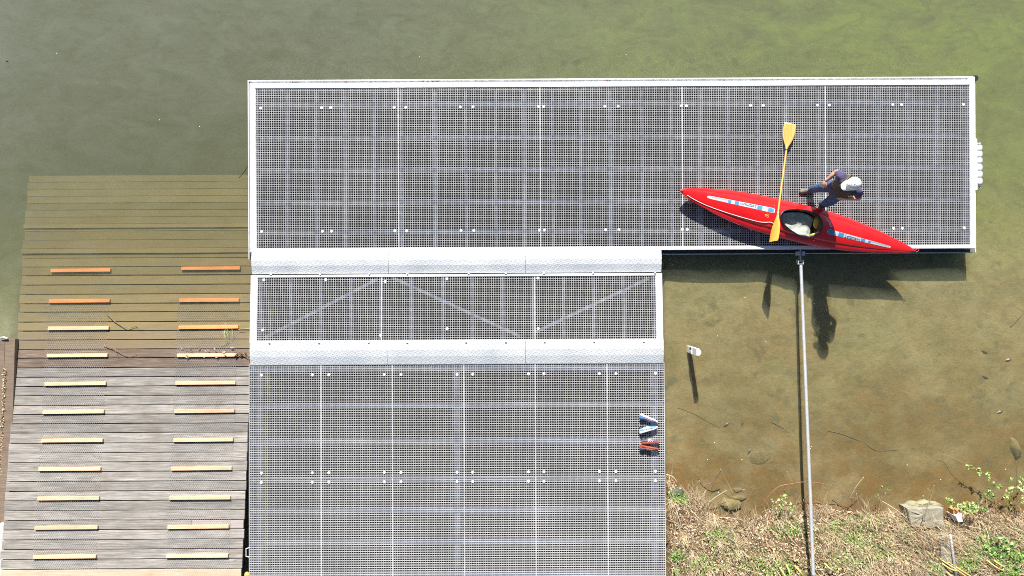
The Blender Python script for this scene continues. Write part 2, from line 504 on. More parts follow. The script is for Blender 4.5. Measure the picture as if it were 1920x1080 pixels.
# outer rubbing channel: thin upstanding lip a little lower than the deck, with a gutter between
frame_piece(DX0-.045, DX0-.028, DY0-.14, DY1+.075, -.10, -.012, dock, 'rubbing_rail')
frame_piece(DX1+.022, DX1+.036, DY0-.08, DY1+.06, -.10, -.03, dock, 'rubbing_rail')
frame_piece(DX0-.028, DX1+.022, DY1+.045, DY1+.068, -.10, -.004, dock, 'rubbing_rail')
frame_piece(DX0-.02, DX1+.02, DY1+.004, DY1+.042, -.10, -.03, dock, 'gutter', 'alu')
frame_piece(DX0-.027, DX0-.004, DY0-.1, DY1, -.12, -.09, dock, 'gutter', 'alu_dull')
frame_piece(P(1240, 480).x, DX1+.02, DY0-.083, DY0-.068, -.17, -.10, dock, 'rubbing_rail', 'alu_dull')
frame_piece(P(1240, 480).x, DX1+.02, DY0-.066, DY0-.004, -.20, -.17, dock, 'gutter', 'dark_gap')  # dark strip filling the gap between rim and lower rail
# corner bumper
g = MB(); g.tube([(DX1+.02, DY1+.035, -.22), (DX1+.02, DY1+.035, .0)], .055, 16); g.build('corner_bumper', M['black_rubber'], dock, True, 40)
g = MB(); g.box(DX1-.12, DX1+.0, DY1+.006, DY1+.06, -.02, .008); g.build('corner_plate', M['alu'], dock)
# understructure seen through the grating
def beam(x0, x1, y0, y1, z0, z1, parent, name='crossbeam', mat='galv_dark'):
    g = MB(); g.box(x0, x1, y0, y1, z0, z1); return g.build(name, M[mat], parent)
xb = [482, 540, 594, 648, 702, 753, 816, 874, 930, 983, 1036, 1089, 1144, 1203, 1258, 1312, 1366, 1420, 1472, 1534, 1590, 1646, 1702, 1756, 1808]
for i, x in enumerate(xb):
    X = P(x, 300, -.08).x; w = .05 if i % 3 else .075
    beam(X-w/2, X+w/2, iy0+.01, iy1-.01, -.12, -.042, dock)
for y in (193, 256, 317, 378, 434):
    Y = P(960, y, -.05).y
    beam(ix0+.01, ix1-.01, Y-.04, Y+.04, -.20, -.125, dock, 'long_beam')
fl0, fl1 = DX0+.03, DX1-.03
for k in range(5):
    xa = fl0+(fl1-fl0)*k/5; xc = fl0+(fl1-fl0)*(k+1)/5
    g = MB(); g.box(xa+.01, xc-.01, DY0+.03, DY1-.03, -.42, -.215); g.build('float', M['float'], dock)  # unseen floats, added to block sun below the deck and darken the holes
def clamp_y(px, base): return base - (px-960)*.0052
for px in (489, 603, 620, 739, 761, 863, 887, 1010, 1019.5, 1134, 1159, 1278, 1287, 1407, 1431, 1533, 1555, 1674, 1690, 1806):
    clamp(px, clamp_y(px, 200.5), .002, dock)
    clamp(px+1.5, clamp_y(px, 432), .002, dock)
# white ribbed fenders on the right edge
g = MB(); X = DX1+.036
pl = P(1829, 260); pl2 = P(1829, 356)
g.box(X-.03, X+.006, pl2.y, pl.y, -.16, .004); g.build('fender_plate', M['alu'], dock)
for (ya, yb) in ((272, 307.5), (308.5, 347)):
    g = MB(); a = P(1836, ya, -.03).y; bq = P(1836, yb, -.03).y
    N = 3
    for k in range(N):
        y0_ = bq+(a-bq)*k/N+.004; y1_ = bq+(a-bq)*(k+1)/N-.004
        prof = [(y0_, .040), (y0_+.012, .056), ((y0_+y1_)/2, .06), (y1_-.012, .056), (y1_, .040)]
        for p0, p1 in zip(prof, prof[1:]):
            pass
        g.tube([(X+.062, p[0], -.04) for p in prof], [p[1] for p in prof], 16)
    g.tube([(X+.062, bq+.002, -.04), (X+.062, a-.002, -.04)], .036, 12)
    g.build('fender_roll', M['white_paint'], dock, True, 50)
for yy in (269, 350.5):
    g = MB(); y = P(1836, yy, -.04).y
    g.box(X, X+.09, y-.012, y+.012, -.06, -.03); g.tube([(X+.085, y-.02, -.04), (X+.085, y+.02, -.04)], .014, 8)
    g.build('fender_bracket', M['galv'], dock)
# leaf litter caught in the gutter
for (px, w) in ((558, .10), (548, .05), (795, .04), (802, .05), (811, .06), (820, .04), (1140, .07), (650, .02)):
    g = MB(); p = P(px, 152.8+(960-px)*.0052-.6, -.02)
    for k in range(4):
        a = random.random()*3
        c_ = Vector((p.x+(random.random()-.5)*w, DY1+.026+(random.random()-.5)*.02, -.026+.003*k))
        r_ = .013
        g.add([c_+Vector((math.cos(a)*r_, math.sin(a)*r_, 0)), c_+Vector((-math.sin(a)*r_*.6, math.cos(a)*r_*.6, .004)), c_+Vector((-math.cos(a)*r_, -math.sin(a)*r_, 0)), c_+Vector((math.sin(a)*r_*.6, -math.cos(a)*r_*.6, .002))], [(0, 1, 2, 3)])
    tag(g.build('leaf_scrap', M['rust']), 'rusty brown leaf scraps caught in the gutter along the upper edge of the dock', 'leaf litter', 'leaf scraps in the dock gutter')

# ------------------------------------------------------------------ gangway (middle) with tread plate flaps
GX0, GX1 = P(471, 575, .03).x, P(1241.5, 575, .03).x
ZG0, ZG1 = 0.03, 0.11
YG1 = P(960, 513.5, ZG0).y; YG0 = P(960, 640, ZG1).y
def gz(y): return ZG1 + (ZG0-ZG1)*(y-YG0)/(YG1-YG0)
gang = empty('gangway', (0, (YG0+YG1)/2, 0), 'short aluminium gangway with grating and two tread plate flaps linking the dock and the pier', 'gangway')
def slopebox(g, x0, x1, y0, y1, zf, up, dn):
    z0, z1 = zf(y0), zf(y1)
    vs = [(x0,y0,z0-dn),(x1,y0,z0-dn),(x1,y1,z1-dn),(x0,y1,z1-dn),(x0,y0,z0+up),(x1,y0,z0+up),(x1,y1,z1+up),(x0,y1,z1+up)]
    g.add(vs, [(0,3,2,1),(4,5,6,7),(0,1,5,4),(1,2,6,5),(2,3,7,6),(3,0,4,7)])
gi0, gi1, giy0, giy1 = GX0+.12, GX1-.115, YG0+.03, YG1-.045
for (a, bq, c_, d_, nm) in ((GX0, gi0, YG0, YG1, 'side_rim'), (gi1, GX1, YG0, YG1, 'side_rim'), (gi0, gi1, YG0, giy0, 'end_rim'), (gi0, gi1, giy1, YG1, 'end_rim')):
    g = MB(); slopebox(g, a, bq, c_, d_, gz, .012, .13); o = g.build(nm, M['alu'], gang)
    bv = o.modifiers.new('b', 'BEVEL'); bv.width = .004; bv.segments = 1
gc = [gi0] + [P(x, 575, .07).x for x in (715.5, 1003)] + [gi1]
for a, bq in zip(gc, gc[1:]):
    grating('grating_panel', a+.002, bq-.002, giy0+.002, giy1-.002, gz, gang)
for x in (489, 545, 601, 658, 714, 771, 830, 886, 943, 1000, 1057, 1113, 1170, 1227):
    X = P(x, 575, .02).x
    g = MB(); slopebox(g, X-.03, X+.03, giy0+.01, giy1-.01, gz, -.045, .10); g.build('crossbeam', M['galv_dark'], gang)
for (xa, ya, xc, yc) in ((500, 632, 708, 523), (735, 520, 975, 630), (1004, 622, 1218, 521)):
    a = P(xa, ya, 0); c_ = P(xc, yc, 0)
    d = (c_-a); L = d.length; ang = math.atan2(d.y, d.x)
    g = MB(); za, zc = gz(a.y)-.032, gz(c_.y)-.032
    n_ = Vector((-math.sin(ang), math.cos(ang), 0))*.028
    v = [a+n_, a-n_, c_-n_, c_+n_]
    zz = [za, za, zc, zc]
    g.add([(p.x, p.y, z-.012) for p, z in zip(v, zz)] + [(p.x, p.y, z) for p, z in zip(v, zz)], [(0,1,2,3)[::-1],(4,5,6,7),(0,1,5,4),(1,2,6,5),(2,3,7,6),(3,0,4,7)])
    g.build('diagonal_brace', M['galv_dark'], gang)
for (x, y) in ((495, 525), (611, 524.5), (722, 528), (838, 523), (1008.5, 521.5), (493, 619), (838.5, 616.5), (1009, 616), (714, 629)):
    clamp(x, y, gz(P(x, y, .07).y)+.002, gang)
# flaps
def flap(xa, xb, prof, seams):
    xs_ = [xa]+seams+[xb]
    for a, bq in zip(xs_, xs_[1:]):
        g = MB()
        top = [(y, z) for y, z in prof]; bot = [(y, z-.006) for y, z in reversed(prof)]
        ring = top+bot
        g.loft([[(a+.003, y, z) for y, z in ring], [(bq-.003, y, z) for y, z in ring]])
        g.build('tread_plate', M['tread'], gang)
fY = lambda py, z: P(960, py, z).y
flap(P(471.5, 490, .03).x, P(1240.5, 490, .03).x, [(fY(467, .018), .018), (fY(470, .028), .028), (fY(486, .05), .05), (fY(496, .043), .043), (fY(509.5, .010), .010), (fY(511.5, .002), .002)], [P(728, 490, .04).x, P(985, 490, .04).x])
flap(P(468.5, 660, .13).x, P(1244.5, 660, .13).x, [(fY(636.5, .128), .128), (fY(642, .134), .134), (fY(655, .150), .150), (fY(667, .142), .142), (fY(682, .112), .112), (fY(683, .098), .104)], [P(726, 660, .13).x, P(985.5, 660, .13).x])
for pxs, py in (((508, 600.5, 692.5, 764, 879, 948.5, 1020, 1112, 1228), 513), ((505, 598, 691, 763.5, 874, 948.5, 1021, 1114, 1207), 641)):
    for x in pxs:
        z = .045 if py == 513 else .140
        p = P(x, py-(x-960)*.004, z)
        g = MB(); g.tube([(p.x-.016, p.y, z), (p.x+.016, p.y, z)], .017, 8); g.box(p.x-.008, p.x+.008, p.y-.02, p.y+.02, z-.02, z+.008)
        g.build('hinge', M['galv'], gang)

# ------------------------------------------------------------------ pier (lower platform)
ZP0, ZP1 = .10, .15                   # a slight rise towards the bank
PYT = fY(681, .10); PYB = fY(1180, .15)
def pz(y): return ZP0 + (ZP1-ZP0)*(y-PYT)/(fY(1080, .15)-PYT)
PX0, PX1 = P(466.5, 900, .13).x, P(1247.5, 900, .13).x
pier = empty('pier_platform', ((PX0+PX1)/2, (PYT+PYB)/2, -.3), 'wide fixed pier of square steel grating with the two pairs of running shoes', 'pier')
pc = [PX0] + [P(x, 880, .13).x for x in (602, 736, 870.5, 1004.5, 1139.5)] + [PX1]
yseam = fY(894.5, .13)
for (ya, yb) in ((yseam, PYT), (PYB, yseam)):
    for a, bq in zip(pc, pc[1:]):
        grating('grating_panel', a+.002, bq-.002, ya+.002, yb-.002, pz, pier)
for y in (691, 759, 826, 898, 955, 1014, 1074, 1136):
    Y = fY(y, .06)
    g = MB(); slopebox(g, PX0+.02, PX1-.02, Y-.045, Y+.045, pz, -.034, .14); g.build('crossbeam', M['galv_dark'], pier)
for x in (485, 857, 1228):
    X = P(x, 880, 0).x
    g = MB(); slopebox(g, X-.06, X+.06, PYB+.02, PYT-.02, pz, -.145, .25); g.build('long_beam', M['galv_dark'], pier)
for (X, w) in ((PX0+.006, .004), (PX1-.008, .004)):
    g = MB(); slopebox(g, X-w, X+w, PYB, PYT, pz, -.036, .42); g.build('added_side_plate', M['galv_dark'], pier)  # added plates under both edges, keeping sun out of the gap beside the pier
for px in (490, 585.5, 616.7, 720.5, 752, 857, 886.5, 991, 1020, 1124, 1155, 1229):
    for base in (701.5, 885, 902.5):
        y = base - (px-960)*.0045
        clamp(px, y, pz(P(px, y, .12).y)+.002, pier)
g = MB()
p = P(464.5, 1036, .10)
g.tube([p+Vector((.06, .10, 0)), p+Vector((-.03, .07, 0)), p+Vector((-.03, -.07, 0)), p+Vector((.06, -.09, 0))], .012, 6)
g.build('side_cleat', M['galv'], pier)
g = MB(); p = P(463, 1078, .05); g.ball(p, (.05, .06, .04), None, 10); g.build('edge_cap', plain('yellow_plastic', (.6, .42, .12), .5), pier, True)

# ------------------------------------------------------------------ timber boat ramp
ramp = empty('boat_ramp', (-7.3, -1.5, -.3), 'weathered timber boat ramp sliding into the water, grey planks with orange battens', 'boat ramp')
def RP(px, py, dz=0):
    z = WATER
    for _ in range(12):
        p = P(px, py, z); z = ramp_z(p.y)+dz
    return P(px, py, z)
XL, XR = -9.50, P(455, 900, 0).x-.02
def ramp_left(y): return lerp([(-5.6, -9.56), (2.2, -9.43)], y)
def ramp_right(y): return lerp([(-5.6, -5.065), (-2.3, -5.0), (-1.3, -4.93), (.6, -4.9), (2.2, -4.86)], y)
lines = [328.5, 341, 354.5, 367.4, 380.4, 393.4, 406.6, 419.5, 427.5, 433, 449.6, 465.5, 475, 483.6, 499.7, 516, 534, 551.3, 568.6, 585, 603, 620, 637, 654.5, 671, 688.8, 706.8, 723.8, 741.8, 759.5, 776.5, 794, 811.5, 830.6, 848.8, 866, 884, 902.4, 920.6, 938.7, 957, 975, 993, 1011.4, 1029.8, 1048.4, 1067, 1095]
def plank(y0, y1, x0, x1, mat, dz=0., thick=.035, name='plank', wob=.004):
    g = MB(); n = 18
    rings = []
    tilt = random.uniform(-.0015, .0015); ph = random.random()*50
    for i in range(n+1):
        x = x0+(x1-x0)*i/n
        wa = wob*noise.noise(Vector((x*.9+ph, 1, 0))); wb = wob*noise.noise(Vector((x*.9+ph, 7, 0)))
        zz = dz + .003*noise.noise(Vector((x*1.1+ph, 3, 0))) + tilt*(x-x0)
        ya, yb = y0+wa, y1+wb
        za, zb = ramp_z(ya)+zz, ramp_z(yb)+zz
        rings.append([(x, ya, za-thick), (x, ya, za-.003), (x, ya+.003, za), (x, yb-.003, zb), (x, yb, zb-.003), (x, yb, zb-thick)])
    g.loft(rings)
    return g.build(name, M[mat], ramp)
for i, (a, bq) in enumerate(zip(lines, lines[1:])):
    px = 250
    yt, yb = RP(px, a).y, RP(px, bq).y
    mid = (a+bq)/2
    gap = .007 if mid < 500 else .017
    gap *= random.uniform(.7, 1.4)
    mat = 'wood_sub' if mid < 612 else 'wood_mid' if mid < 650 else ('wood_wet' if mid < 690 else 'wood_dry')
    dz = 0
    if i in (7, 12-0): dz = .028
    if i == 11: dz = .03
    if i == 12: dz = 0
    if mid > 1067: mat = 'wood_new'
    xl, xr = ramp_left((yt+yb)/2)+random.uniform(-.015, .015), ramp_right((yt+yb)/2)+random.uniform(-.012, .012)
    if abs(mid-984) < 3:
        xs_ = P(360, mid, .02).x
        plank(yb+gap/2, yt-gap/2, xl, xs_-.003, mat, dz)
        o = plank(yb+gap/2, yt-gap/2, xs_+.003, xr, 'wood_pink', dz); o['label'] = 'pale pinkish replacement board'
    else:
        plank(yb+gap/2, yt-gap/2, xl, xr, mat, dz, wob=.007 if mid > 600 else .004)
# stringers underneath
for x in (-9.35, -8.2, -7.2, -6.2, -5.2):
    g = MB(); slopebox(g, x-.05, x+.05, -5.6, 2.15, ramp_z, -.04, .16); g.build('stringer', M['wood_beam'], ramp)
battL = [(95,207,507),(92,206,564.5),(90,204,615.5),(88,201.5,666.5),(83.5,198.5,719.5),(80,195,772.5),(77,192.5,826),(72.5,188.5,879.5),(70,186,934.5),(65,183,989.5),(62,180,1044)]
battR = [(340,450,503),(336,448,563),(335,447,613.5),(332,444,666),(329,441.5,718),(326.5,439.5,771),(325,437,825),(321,434.5,878.5),(317.5,432,933.5),(314,429,988),(311.5,427.5,1042.5)]
for (x0, x1, yc) in battL+battR:
    a = RP(x0, yc+.6, .03); c_ = RP(x1, yc-.6, .03)
    L = (c_-a).length; ang = math.atan2(c_.y-a.y, c_.x-a.x) + random.uniform(-.004, .004)
    mtx = Matrix.Translation((a+c_)/2+Vector((0, 0, -.012))) @ Matrix.Rotation(ang, 4, 'Z') @ Matrix.Rotation(-math.atan(SL), 4, 'X')
    g = MB(); g.box(-L/2, L/2, -.033, .033, -.016, .022, 0, mtx)
    wet = yc < 625 and not (yc > 600 and x0 < 200)
    o = g.build('batten', M['fir_wet' if wet else 'fir'], ramp)
    if yc < 480+100: o['label'] = 'orange soaked batten under water'
    bv = o.modifiers.new('b', 'BEVEL'); bv.width = .004; bv.segments = 1
# chicken wire strips over both tracks
def wire(x0t, x1t, x0b, x1b, pyt, pyb):
    ta, tb = RP(x0t, pyt), RP(x1t, pyt); ba, bb_ = RP(x0b, pyb), RP(x1b, pyb)
    g = MB(); cw, ch = .040, .034
    yt, yb = ta.y, ba.y; rows = int((yt-yb)/ch)
    def pt(u, j, off):
        y = yt-(yt-yb)*j/rows+off
        t = (yt-y)/(yt-yb)
        xa = ta.x+(ba.x-ta.x)*t; xc = tb.x+(bb_.x-tb.x)*t
        x = xa+u
        if x > xc+.01: return None
        z = ramp_z(y)+.006+.004*noise.noise(Vector((x*4, y*4, 8)))
        return Vector((x, y, z))
    ncol = int(1.25/cw)
    w = .0013
    def seg(a, c_):
        if a is None or c_ is None: return
        d = c_-a; n_ = Vector((-d.y, d.x, 0)).normalized()*w
        up = Vector((0, 0, w*2))
        g.add([a+n_, a-n_, a+up, c_+n_, c_-n_, c_+up], [(0, 2, 5, 3), (2, 1, 4, 5), (1, 0, 3, 4)])
    for j in range(rows):
        sh = (j % 2)*cw/2; sn = cw/2-sh
        for i in range(ncol):
            top = pt(i*cw+sh, j, -ch*.15); bot = pt(i*cw+sh, j, -ch*.55)
            seg(top, bot)
            if bot is not None:
                nxt = (i*cw+sh-cw/2, i*cw+sh+cw/2)
                for u in nxt:
                    if u >= -.001: seg(bot, pt(u, j+1, -ch*.15))
    return g.build('wire_mesh', M['wire'], ramp)
wire(92, 205, 60, 180, 560, 1066)
wire(334, 449, 310, 428, 560, 1066)

# small twigs and leaves on the ramp
M['twig_wet'] = plain('wet_dark_twig', (.12, .10, .06), .35, 0, .3, 40)
M['twig_sunk'] = plain('silted_stick', (.15, .115, .055), .8, 0, .4, 12)
M['twig_pale'] = plain('pale_dry_twig', (.52, .42, .28), .8, 0, .25, 30)
M['twig_brown'] = plain('brown_twig', (.26, .14, .075), .8, 0, .3, 30)
M['straw_y'] = plain('yellow_cane', (.68, .48, .16), .6, 0, .2, 30)
M['bramble'] = plain('reddish_bramble_stem', (.30, .15, .10), .65, 0, .3, 30)
M['leaf_a'] = plain('tan_dead_leaf', (.46, .33, .19), .8, 0, .25, 25)
M['leaf_b'] = plain('russet_dead_leaf', (.28, .15, .085), .8, 0, .25, 25)
M['leaf_c'] = plain('bleached_dead_leaf', (.62, .52, .34), .8, 0, .2, 25)
M['leaf_d'] = plain('dark_dead_leaf', (.14, .08, .05), .8, 0, .3, 25)
M['grass_dry'] = plain('dry_grass', (.48, .375, .215), .8, 0, .3, 10)
M['grass_pale'] = plain('bleached_grass', (.62, .52, .36), .8, 0, .2, 10)
M['green_a'] = plain('fresh_green_leaf', (.20, .36, .055), .55, 0, .3, 18)
M['green_b'] = plain('mid_green_leaf', (.10, .21, .04), .5, 0, .3, 18)
M['green_c'] = plain('pale_green_leaf', (.36, .47, .18), .55, 0, .2, 18)
for k in ('green_a', 'green_b', 'green_c', 'leaf_c', 'leaf_a'):
    pass
def twig(name, pts, r0, r1, mat, label, cat='twig', group=None, parent=None, side=0, n=5):
    s = spline(pts, n); N = len(s)
    s = [p + Vector((noise.noise(p*5)*.012, noise.noise(p*5+Vector((9, 0, 0)))*.012, 0)) for p in s]
    g = MB(); rad = [r0+(r1-r0)*i/(N-1) for i in range(N)]
    g.tube(s, rad, 6)
    for k in range(side):
        i = random.randint(N//4, N-2); p = s[i]; d = (s[i+1]-s[i]).normalized()
        a = random.choice((-1, 1))*random.uniform(.5, 1.1); L = random.uniform(.08, .25)
        d2 = Matrix.Rotation(a, 3, 'Z') @ d
        g.tube([p, p+d2*L*.5+Vector((0, 0, .02)), p+d2*L+Vector((0, 0, .01+random.random()*.05))], [rad[i]*.7, rad[i]*.5, rad[i]*.25], 5)
    o = g.build(name, M[mat], parent, True)
    if label: tag(o, label, cat, group)
    return o
rz = lambda x, y, h=.02: RP(x, y, h)
twig('twig', [rz(200, 590, .02), rz(216, 603, .03), rz(233, 613, .05), rz(245, 614, .03), rz(258, 611, .02)], .008, .004, 'twig_wet', 'curved wet twig lying across the ramp just above the waterline', side=1)
twig('twig', [rz(193, 648, .03), rz(212, 653, .05), rz(228, 662, .05), rz(243, 668, .03), rz(256, 664, .02)], .007, .003, 'twig_brown', 'brown bent twig with a bud on the brown wet planks', side=2)
twig('twig', [rz(440, 668, .06), rz(448, 660, .07), rz(456, 664, .06), rz(466, 672, .05)], .010, .004, 'twig_brown', 'brown twig tangle at the end of the batten beside the gangway', side=5)
for k in range(34):
    u = random.random()
    px = random.gauss(430, 16) if u < .5 else random.uniform(335, 458)
    py = random.gauss(664, 4) if u < .5 else random.uniform(648, 672)
    if px > 463: continue
    p = rz(px, py, .025+random.random()*.03)
    g = MB(); a = random.random()*6.28; L = random.uniform(.02, .05)
    d = Vector((math.cos(a), math.sin(a), 0))*L; n_ = Vector((-math.sin(a), math.cos(a), 0))*L*.35
    g.add([p-d, p+n_+Vector((0, 0, .01)), p+d, p-n_+Vector((0, 0, .006))], [(0, 1, 2, 3)])
    g.add([x-Vector((0, 0, .002)) for x in (p-d, p+n_+Vector((0, 0, .01)), p+d, p-n_+Vector((0, 0, .006)))], [(3, 2, 1, 0)])
    tag(g.build('dead_leaf', M[random.choice(['leaf_a', 'leaf_b', 'leaf_c', 'leaf_d'])]), 'dead leaf washed up against the right-hand battens of the ramp at the waterline', 'leaf', 'dead leaves washed up on the ramp')
for k in range(6):
    x = 409+random.random()*28; y = 605+random.random()*20
    twig('grass_stalk', [rz(x, y, .02), rz(x+random.uniform(-5, 5), y+14, .07), rz(x+random.uniform(-8, 8), y+26, .03)], .003, .0015, 'green_c', 'thin yellow-green grass stalk lying over the third right-hand batten', 'grass stalk', 'grass stalks over the ramp batten')
twig('grass_stalk', [rz(446, 618, .05), rz(458, 616, .06), rz(469, 617, .05)], .004, .002, 'green_c', 'yellow-green stalk poking from the batten end to the gangway edge', 'grass stalk')
# cord at the dock corner
twig('cord', [P(448, 334, -.22), P(454, 327, -.20), P(458, 322, -.16), P(464, 312, -.10)], .006, .006, 'black_rubber', 'short black cord hanging in the water beside the left dock rail', 'cord')

# ------------------------------------------------------------------ edging timbers on the left
def edge_beam(pts, w, label):
    g = MB(); rings = []
    for (px, py, z) in pts:
        p = P(px, py, z)
        rings.append([(p.x-w/2, p.y, z-.14), (p.x-w/2, p.y, z), (p.x+w/2, p.y, z), (p.x+w/2, p.y, z-.14)])
    mids = []
    for a, bq in zip(rings, rings[1:]):
        for k in range(6):
            t = k/6; mids.append([tuple(a[q_][c_]*(1-t)+bq[q_][c_]*t+.006*noise.noise(Vector((k*1.3+len(mids), q_, c_))) for c_ in range(3)) for q_ in range(4)])
    mids.append(rings[-1])
    g.loft(mids)
    return tag(g.build('edging_timber', M['wood_beam']), label, 'timber')
edge_beam([(19, 636, -.17), (14, 800, -.13), (6, 960, -.10), (-2, 1120, -.06)], .185, 'long brown edging timber running beside the left side of the boat ramp')
edge_beam([(2, 637, -.17), (-3, 800, -.14), (-9, 960, -.12), (-16, 1120, -.1)], .15, 'outer brown edging timber at the far left edge of the picture')
g = MB(); p0, p1 = P(2, 985, .06), P(-3, 1100, .06)
g.box(p1.x-.05, p0.x+.02, p1.y, p0.y, -.25, .02)
tag(g.build('kerb_stone', plain('pale_concrete', (.50, .51, .50), .85, 0, .15, 10, .3)), 'pale grey concrete kerb piece in the lower left corner beside the ramp', 'kerb stone')
g = MB(); p = P(8, 634, -.15)
g.tube([p+Vector((-.06, 0, 0)), p+Vector((0, .02, .02)), p+Vector((.06, -.01, 0))], .02, 8)
tag(g.build('shackle', M['galv']), 'small metal shackle on top of the far left edging timbers', 'shackle')
# gravel and leaf crumbs in the gap
g = MB()
for k in range(900):
    py = random.uniform(690, 1080)
    px = lerp([(640, 9.8), (800, 4.5), (960, -1), (1080, -5)], py)+random.gauss(0, 1.6)
    p = P(px, py, -.17+random.random()*.05)
    r_ = random.uniform(.006, .016)
    a = random.random()*6
    g.add([p+Vector((r_*math.cos(a+t), r_*math.sin(a+t), random.random()*r_)) for t in (0, 1.6, 3.1, 4.6)]+[p+Vector((0, 0, r_))], [(0, 1, 4), (1, 2, 4), (2, 3, 4), (3, 0, 4)], random.choice((0, 0, 1, 2)))
tag(g.build('gravel', [M['leaf_a'], M['leaf_c'], M['leaf_d']]), 'leaf crumbs and gravel in the gap between the two edging timbers', 'gravel', kind='stuff')

# ------------------------------------------------------------------ mooring strut
strut = empty('mooring_strut', P(1500, 480, -.1), 'long thin galvanised strut from the dock edge across the shallow water to the bank', 'mooring strut')
a = P(1501.5, 497, -.05); c_ = P(1520.5, 960, .30); e_ = P(1525, 1078, .40)
g = MB(); g.tube([a, c_, e_], .029, 16); g.build('tube', M['galv'], strut, True, 60)
g = MB()
p = P(1500, 484, -.06)
g.box(p.x-.008, p.x+.012, p.y-.05, DY0-.0, -.10, -.03)
g.build('lug', M['alu_dull'], strut)
g = MB(); y = P(1500, 474.5, -.03).y
for sx in (-1, 1):
    g.box(p.x+sx*.05-.028, p.x+sx*.05+.028, y-.045, y+.03, -.09, -.018)
g.build('mounting_plate', M['galv'], strut)
for sx in (-1, 1):
    g = MB(); g.tube([(p.x+sx*.05, y-.012, -.02), (p.x+sx*.05, y-.012, -.004)], .012, 6); g.build('bolt', M['galv_dark'], strut)
g = MB(); yy = P(1500, 494.5, -.05).y
g.box(p.x-.052, p.x+.055, yy-.012, yy+.0, -.10, -.02); g.box(p.x-.052, p.x-.038, yy+.0, yy+.075, -.10, -.02); g.box(p.x+.041, p.x+.055, yy, yy+.075, -.10, -.02)
g.tube([(p.x-.075, yy+.055, -.055), (p.x+.078, yy+.055, -.055)], .012, 8)
g.build('clevis', M['galv'], strut)

# ------------------------------------------------------------------ white post in the water
pcx, pcy = P(1310.5, 660.5, .33).x, P(1310.5, 660.5, .33).y
wp = empty('gauge_post', (pcx, pcy, -.6), 'short white post standing in the shallow water right of the gangway', 'post')
g = MB()
hx, hy = .044, .062
def orow(z, s_=1): return [(pcx+x*s_, pcy+y*s_, z) for x, y in ((-hx, -hy), (.012, -hy), (hx, -.02), (hx, .02), (.012, hy), (-hx, hy))]
g.loft([orow(-.8), orow(.315), orow(.33, .93)]); g.build('shaft', M['white_paint'], wp)
g = MB(); g.box(pcx-hx-.012, pcx-hx+.004, pcy-hy-.006, pcy+hy+.004, -.12, .03); g.build('clamp_frame', M['galv_dark'], wp)
g = MB(); g.box(pcx-hx-.018, pcx-hx-.011, pcy-.040, pcy+.012, -.10, .01); g.build('clamp_plate', M['white_paint'], wp)
g = MB(); g.box(pcx-hx-.018, pcx-hx-.011, pcy+.020, pcy+.045, -.10, .01); g.build('slot', M['black_rubber'], wp)

# ------------------------------------------------------------------ kayak
T1 = P(1276, 357, .25); T2 = P(1718, 470.5, .25)
KL = (T2-T1).length; KA = math.atan2(T2.y-T1.y, T2.x-T1.x)
kayak = empty('kayak', (T1.x, T1.y, 0), 'glossy red kayak lying on the dock grating with its cockpit open', 'kayak')
KM = Matrix.Translation((T1.x, T1.y, .004)) @ Matrix.Rotation(KA, 4, 'Z')
KMi = KM.inverted()
sc = KL/4.48
wt = [(0, .012), (.06, .055), (.2, .105), (.42, .165), (.9, .262), (1.4, .318), (1.85, .338), (2.3, .343), (2.7, .338), (3.15, .302), (3.67, .222), (4.2, .105), (4.38, .055), (4.48, .012)]
off = [(0, 0), (.8, -.022), (1.6, -.035), (2.4, -.028), (3.4, -.012), (4.48, 0)]
def kw(s): return slerp(wt, s)
def ko(s): return slerp(off, s)
gt = [(0, .235), (.5, .215), (1.4, .20), (2.3, .20), (3.4, .195), (4.48, .22)]
kt = [(0, .20), (.12, .12), (.4, .045), (.9, .012), (1.6, 0), (2.8, 0), (3.6, .012), (4.1, .045), (4.36, .12), (4.48, .19)]
ct = [(0, .245), (.4, .25), (1.0, .285), (1.8, .335), (2.4, .335), (3.0, .315), (3.8, .27), (4.48, .232)]
def kg(s): return slerp(gt, s)
def kk(s): return max(0, slerp(kt, s))
def kc(s): return slerp(ct, s)
def deck_z(s, t):
    w = kw(s); g_ = kg(s); c_ = kc(s)
    u = min(1, abs(t-ko(s))/max(w, .001))
    # crown with a moulded shoulder line
    if u < .62: h = 1-.38*(u/.62)**2
    elif u < .67: h = .62-.20*(u-.62)/.05
    else: h = .42*(1-((u-.67)/.33)**1.7)
    return g_+(c_-g_)*h
g = MB(); rings = []
NS = 72
for i in range(NS+1):
    s = 4.48*i/NS
    w = kw(s); o_ = ko(s); gg = kg(s); k_ = kk(s)
    ring = []
    us = [-1, -.96, -.88, -.78, -.67, -.62, -.5, -.34, -.17, 0, .17, .34, .5, .62, .67, .78, .88, .96, 1]
    for u in us: ring.append((s, o_+u*w, deck_z(s, o_+u*w)))
    ring.append((s, o_+1.02*w, gg-.012)); ring.append((s, o_+.985*w, gg-.02))
    for u, hz in ((.97, .7), (.90, .38), (.72, .12), (.4, .02), (0, 0), (-.4, .02), (-.72, .12), (-.90, .38), (-.97, .7)):
        ring.append((s, o_+u*w, k_+(gg-.02-k_)*hz))
    ring.append((s, o_-.985*w, gg-.02)); ring.append((s, o_-1.02*w, gg-.012))
    rings.append([tuple(KM @ Vector((p[0]*sc, p[1]*sc, p[2]))) for p in ring])
g.loft(rings)
m, nt, b = newmat('red_gelcoat'); q = NB(nt)
f = q.noise(3, 4, .6, q.pos()); f2 = q.noise(60, 3, .6, q.pos(), (1, .2, 1, KA))
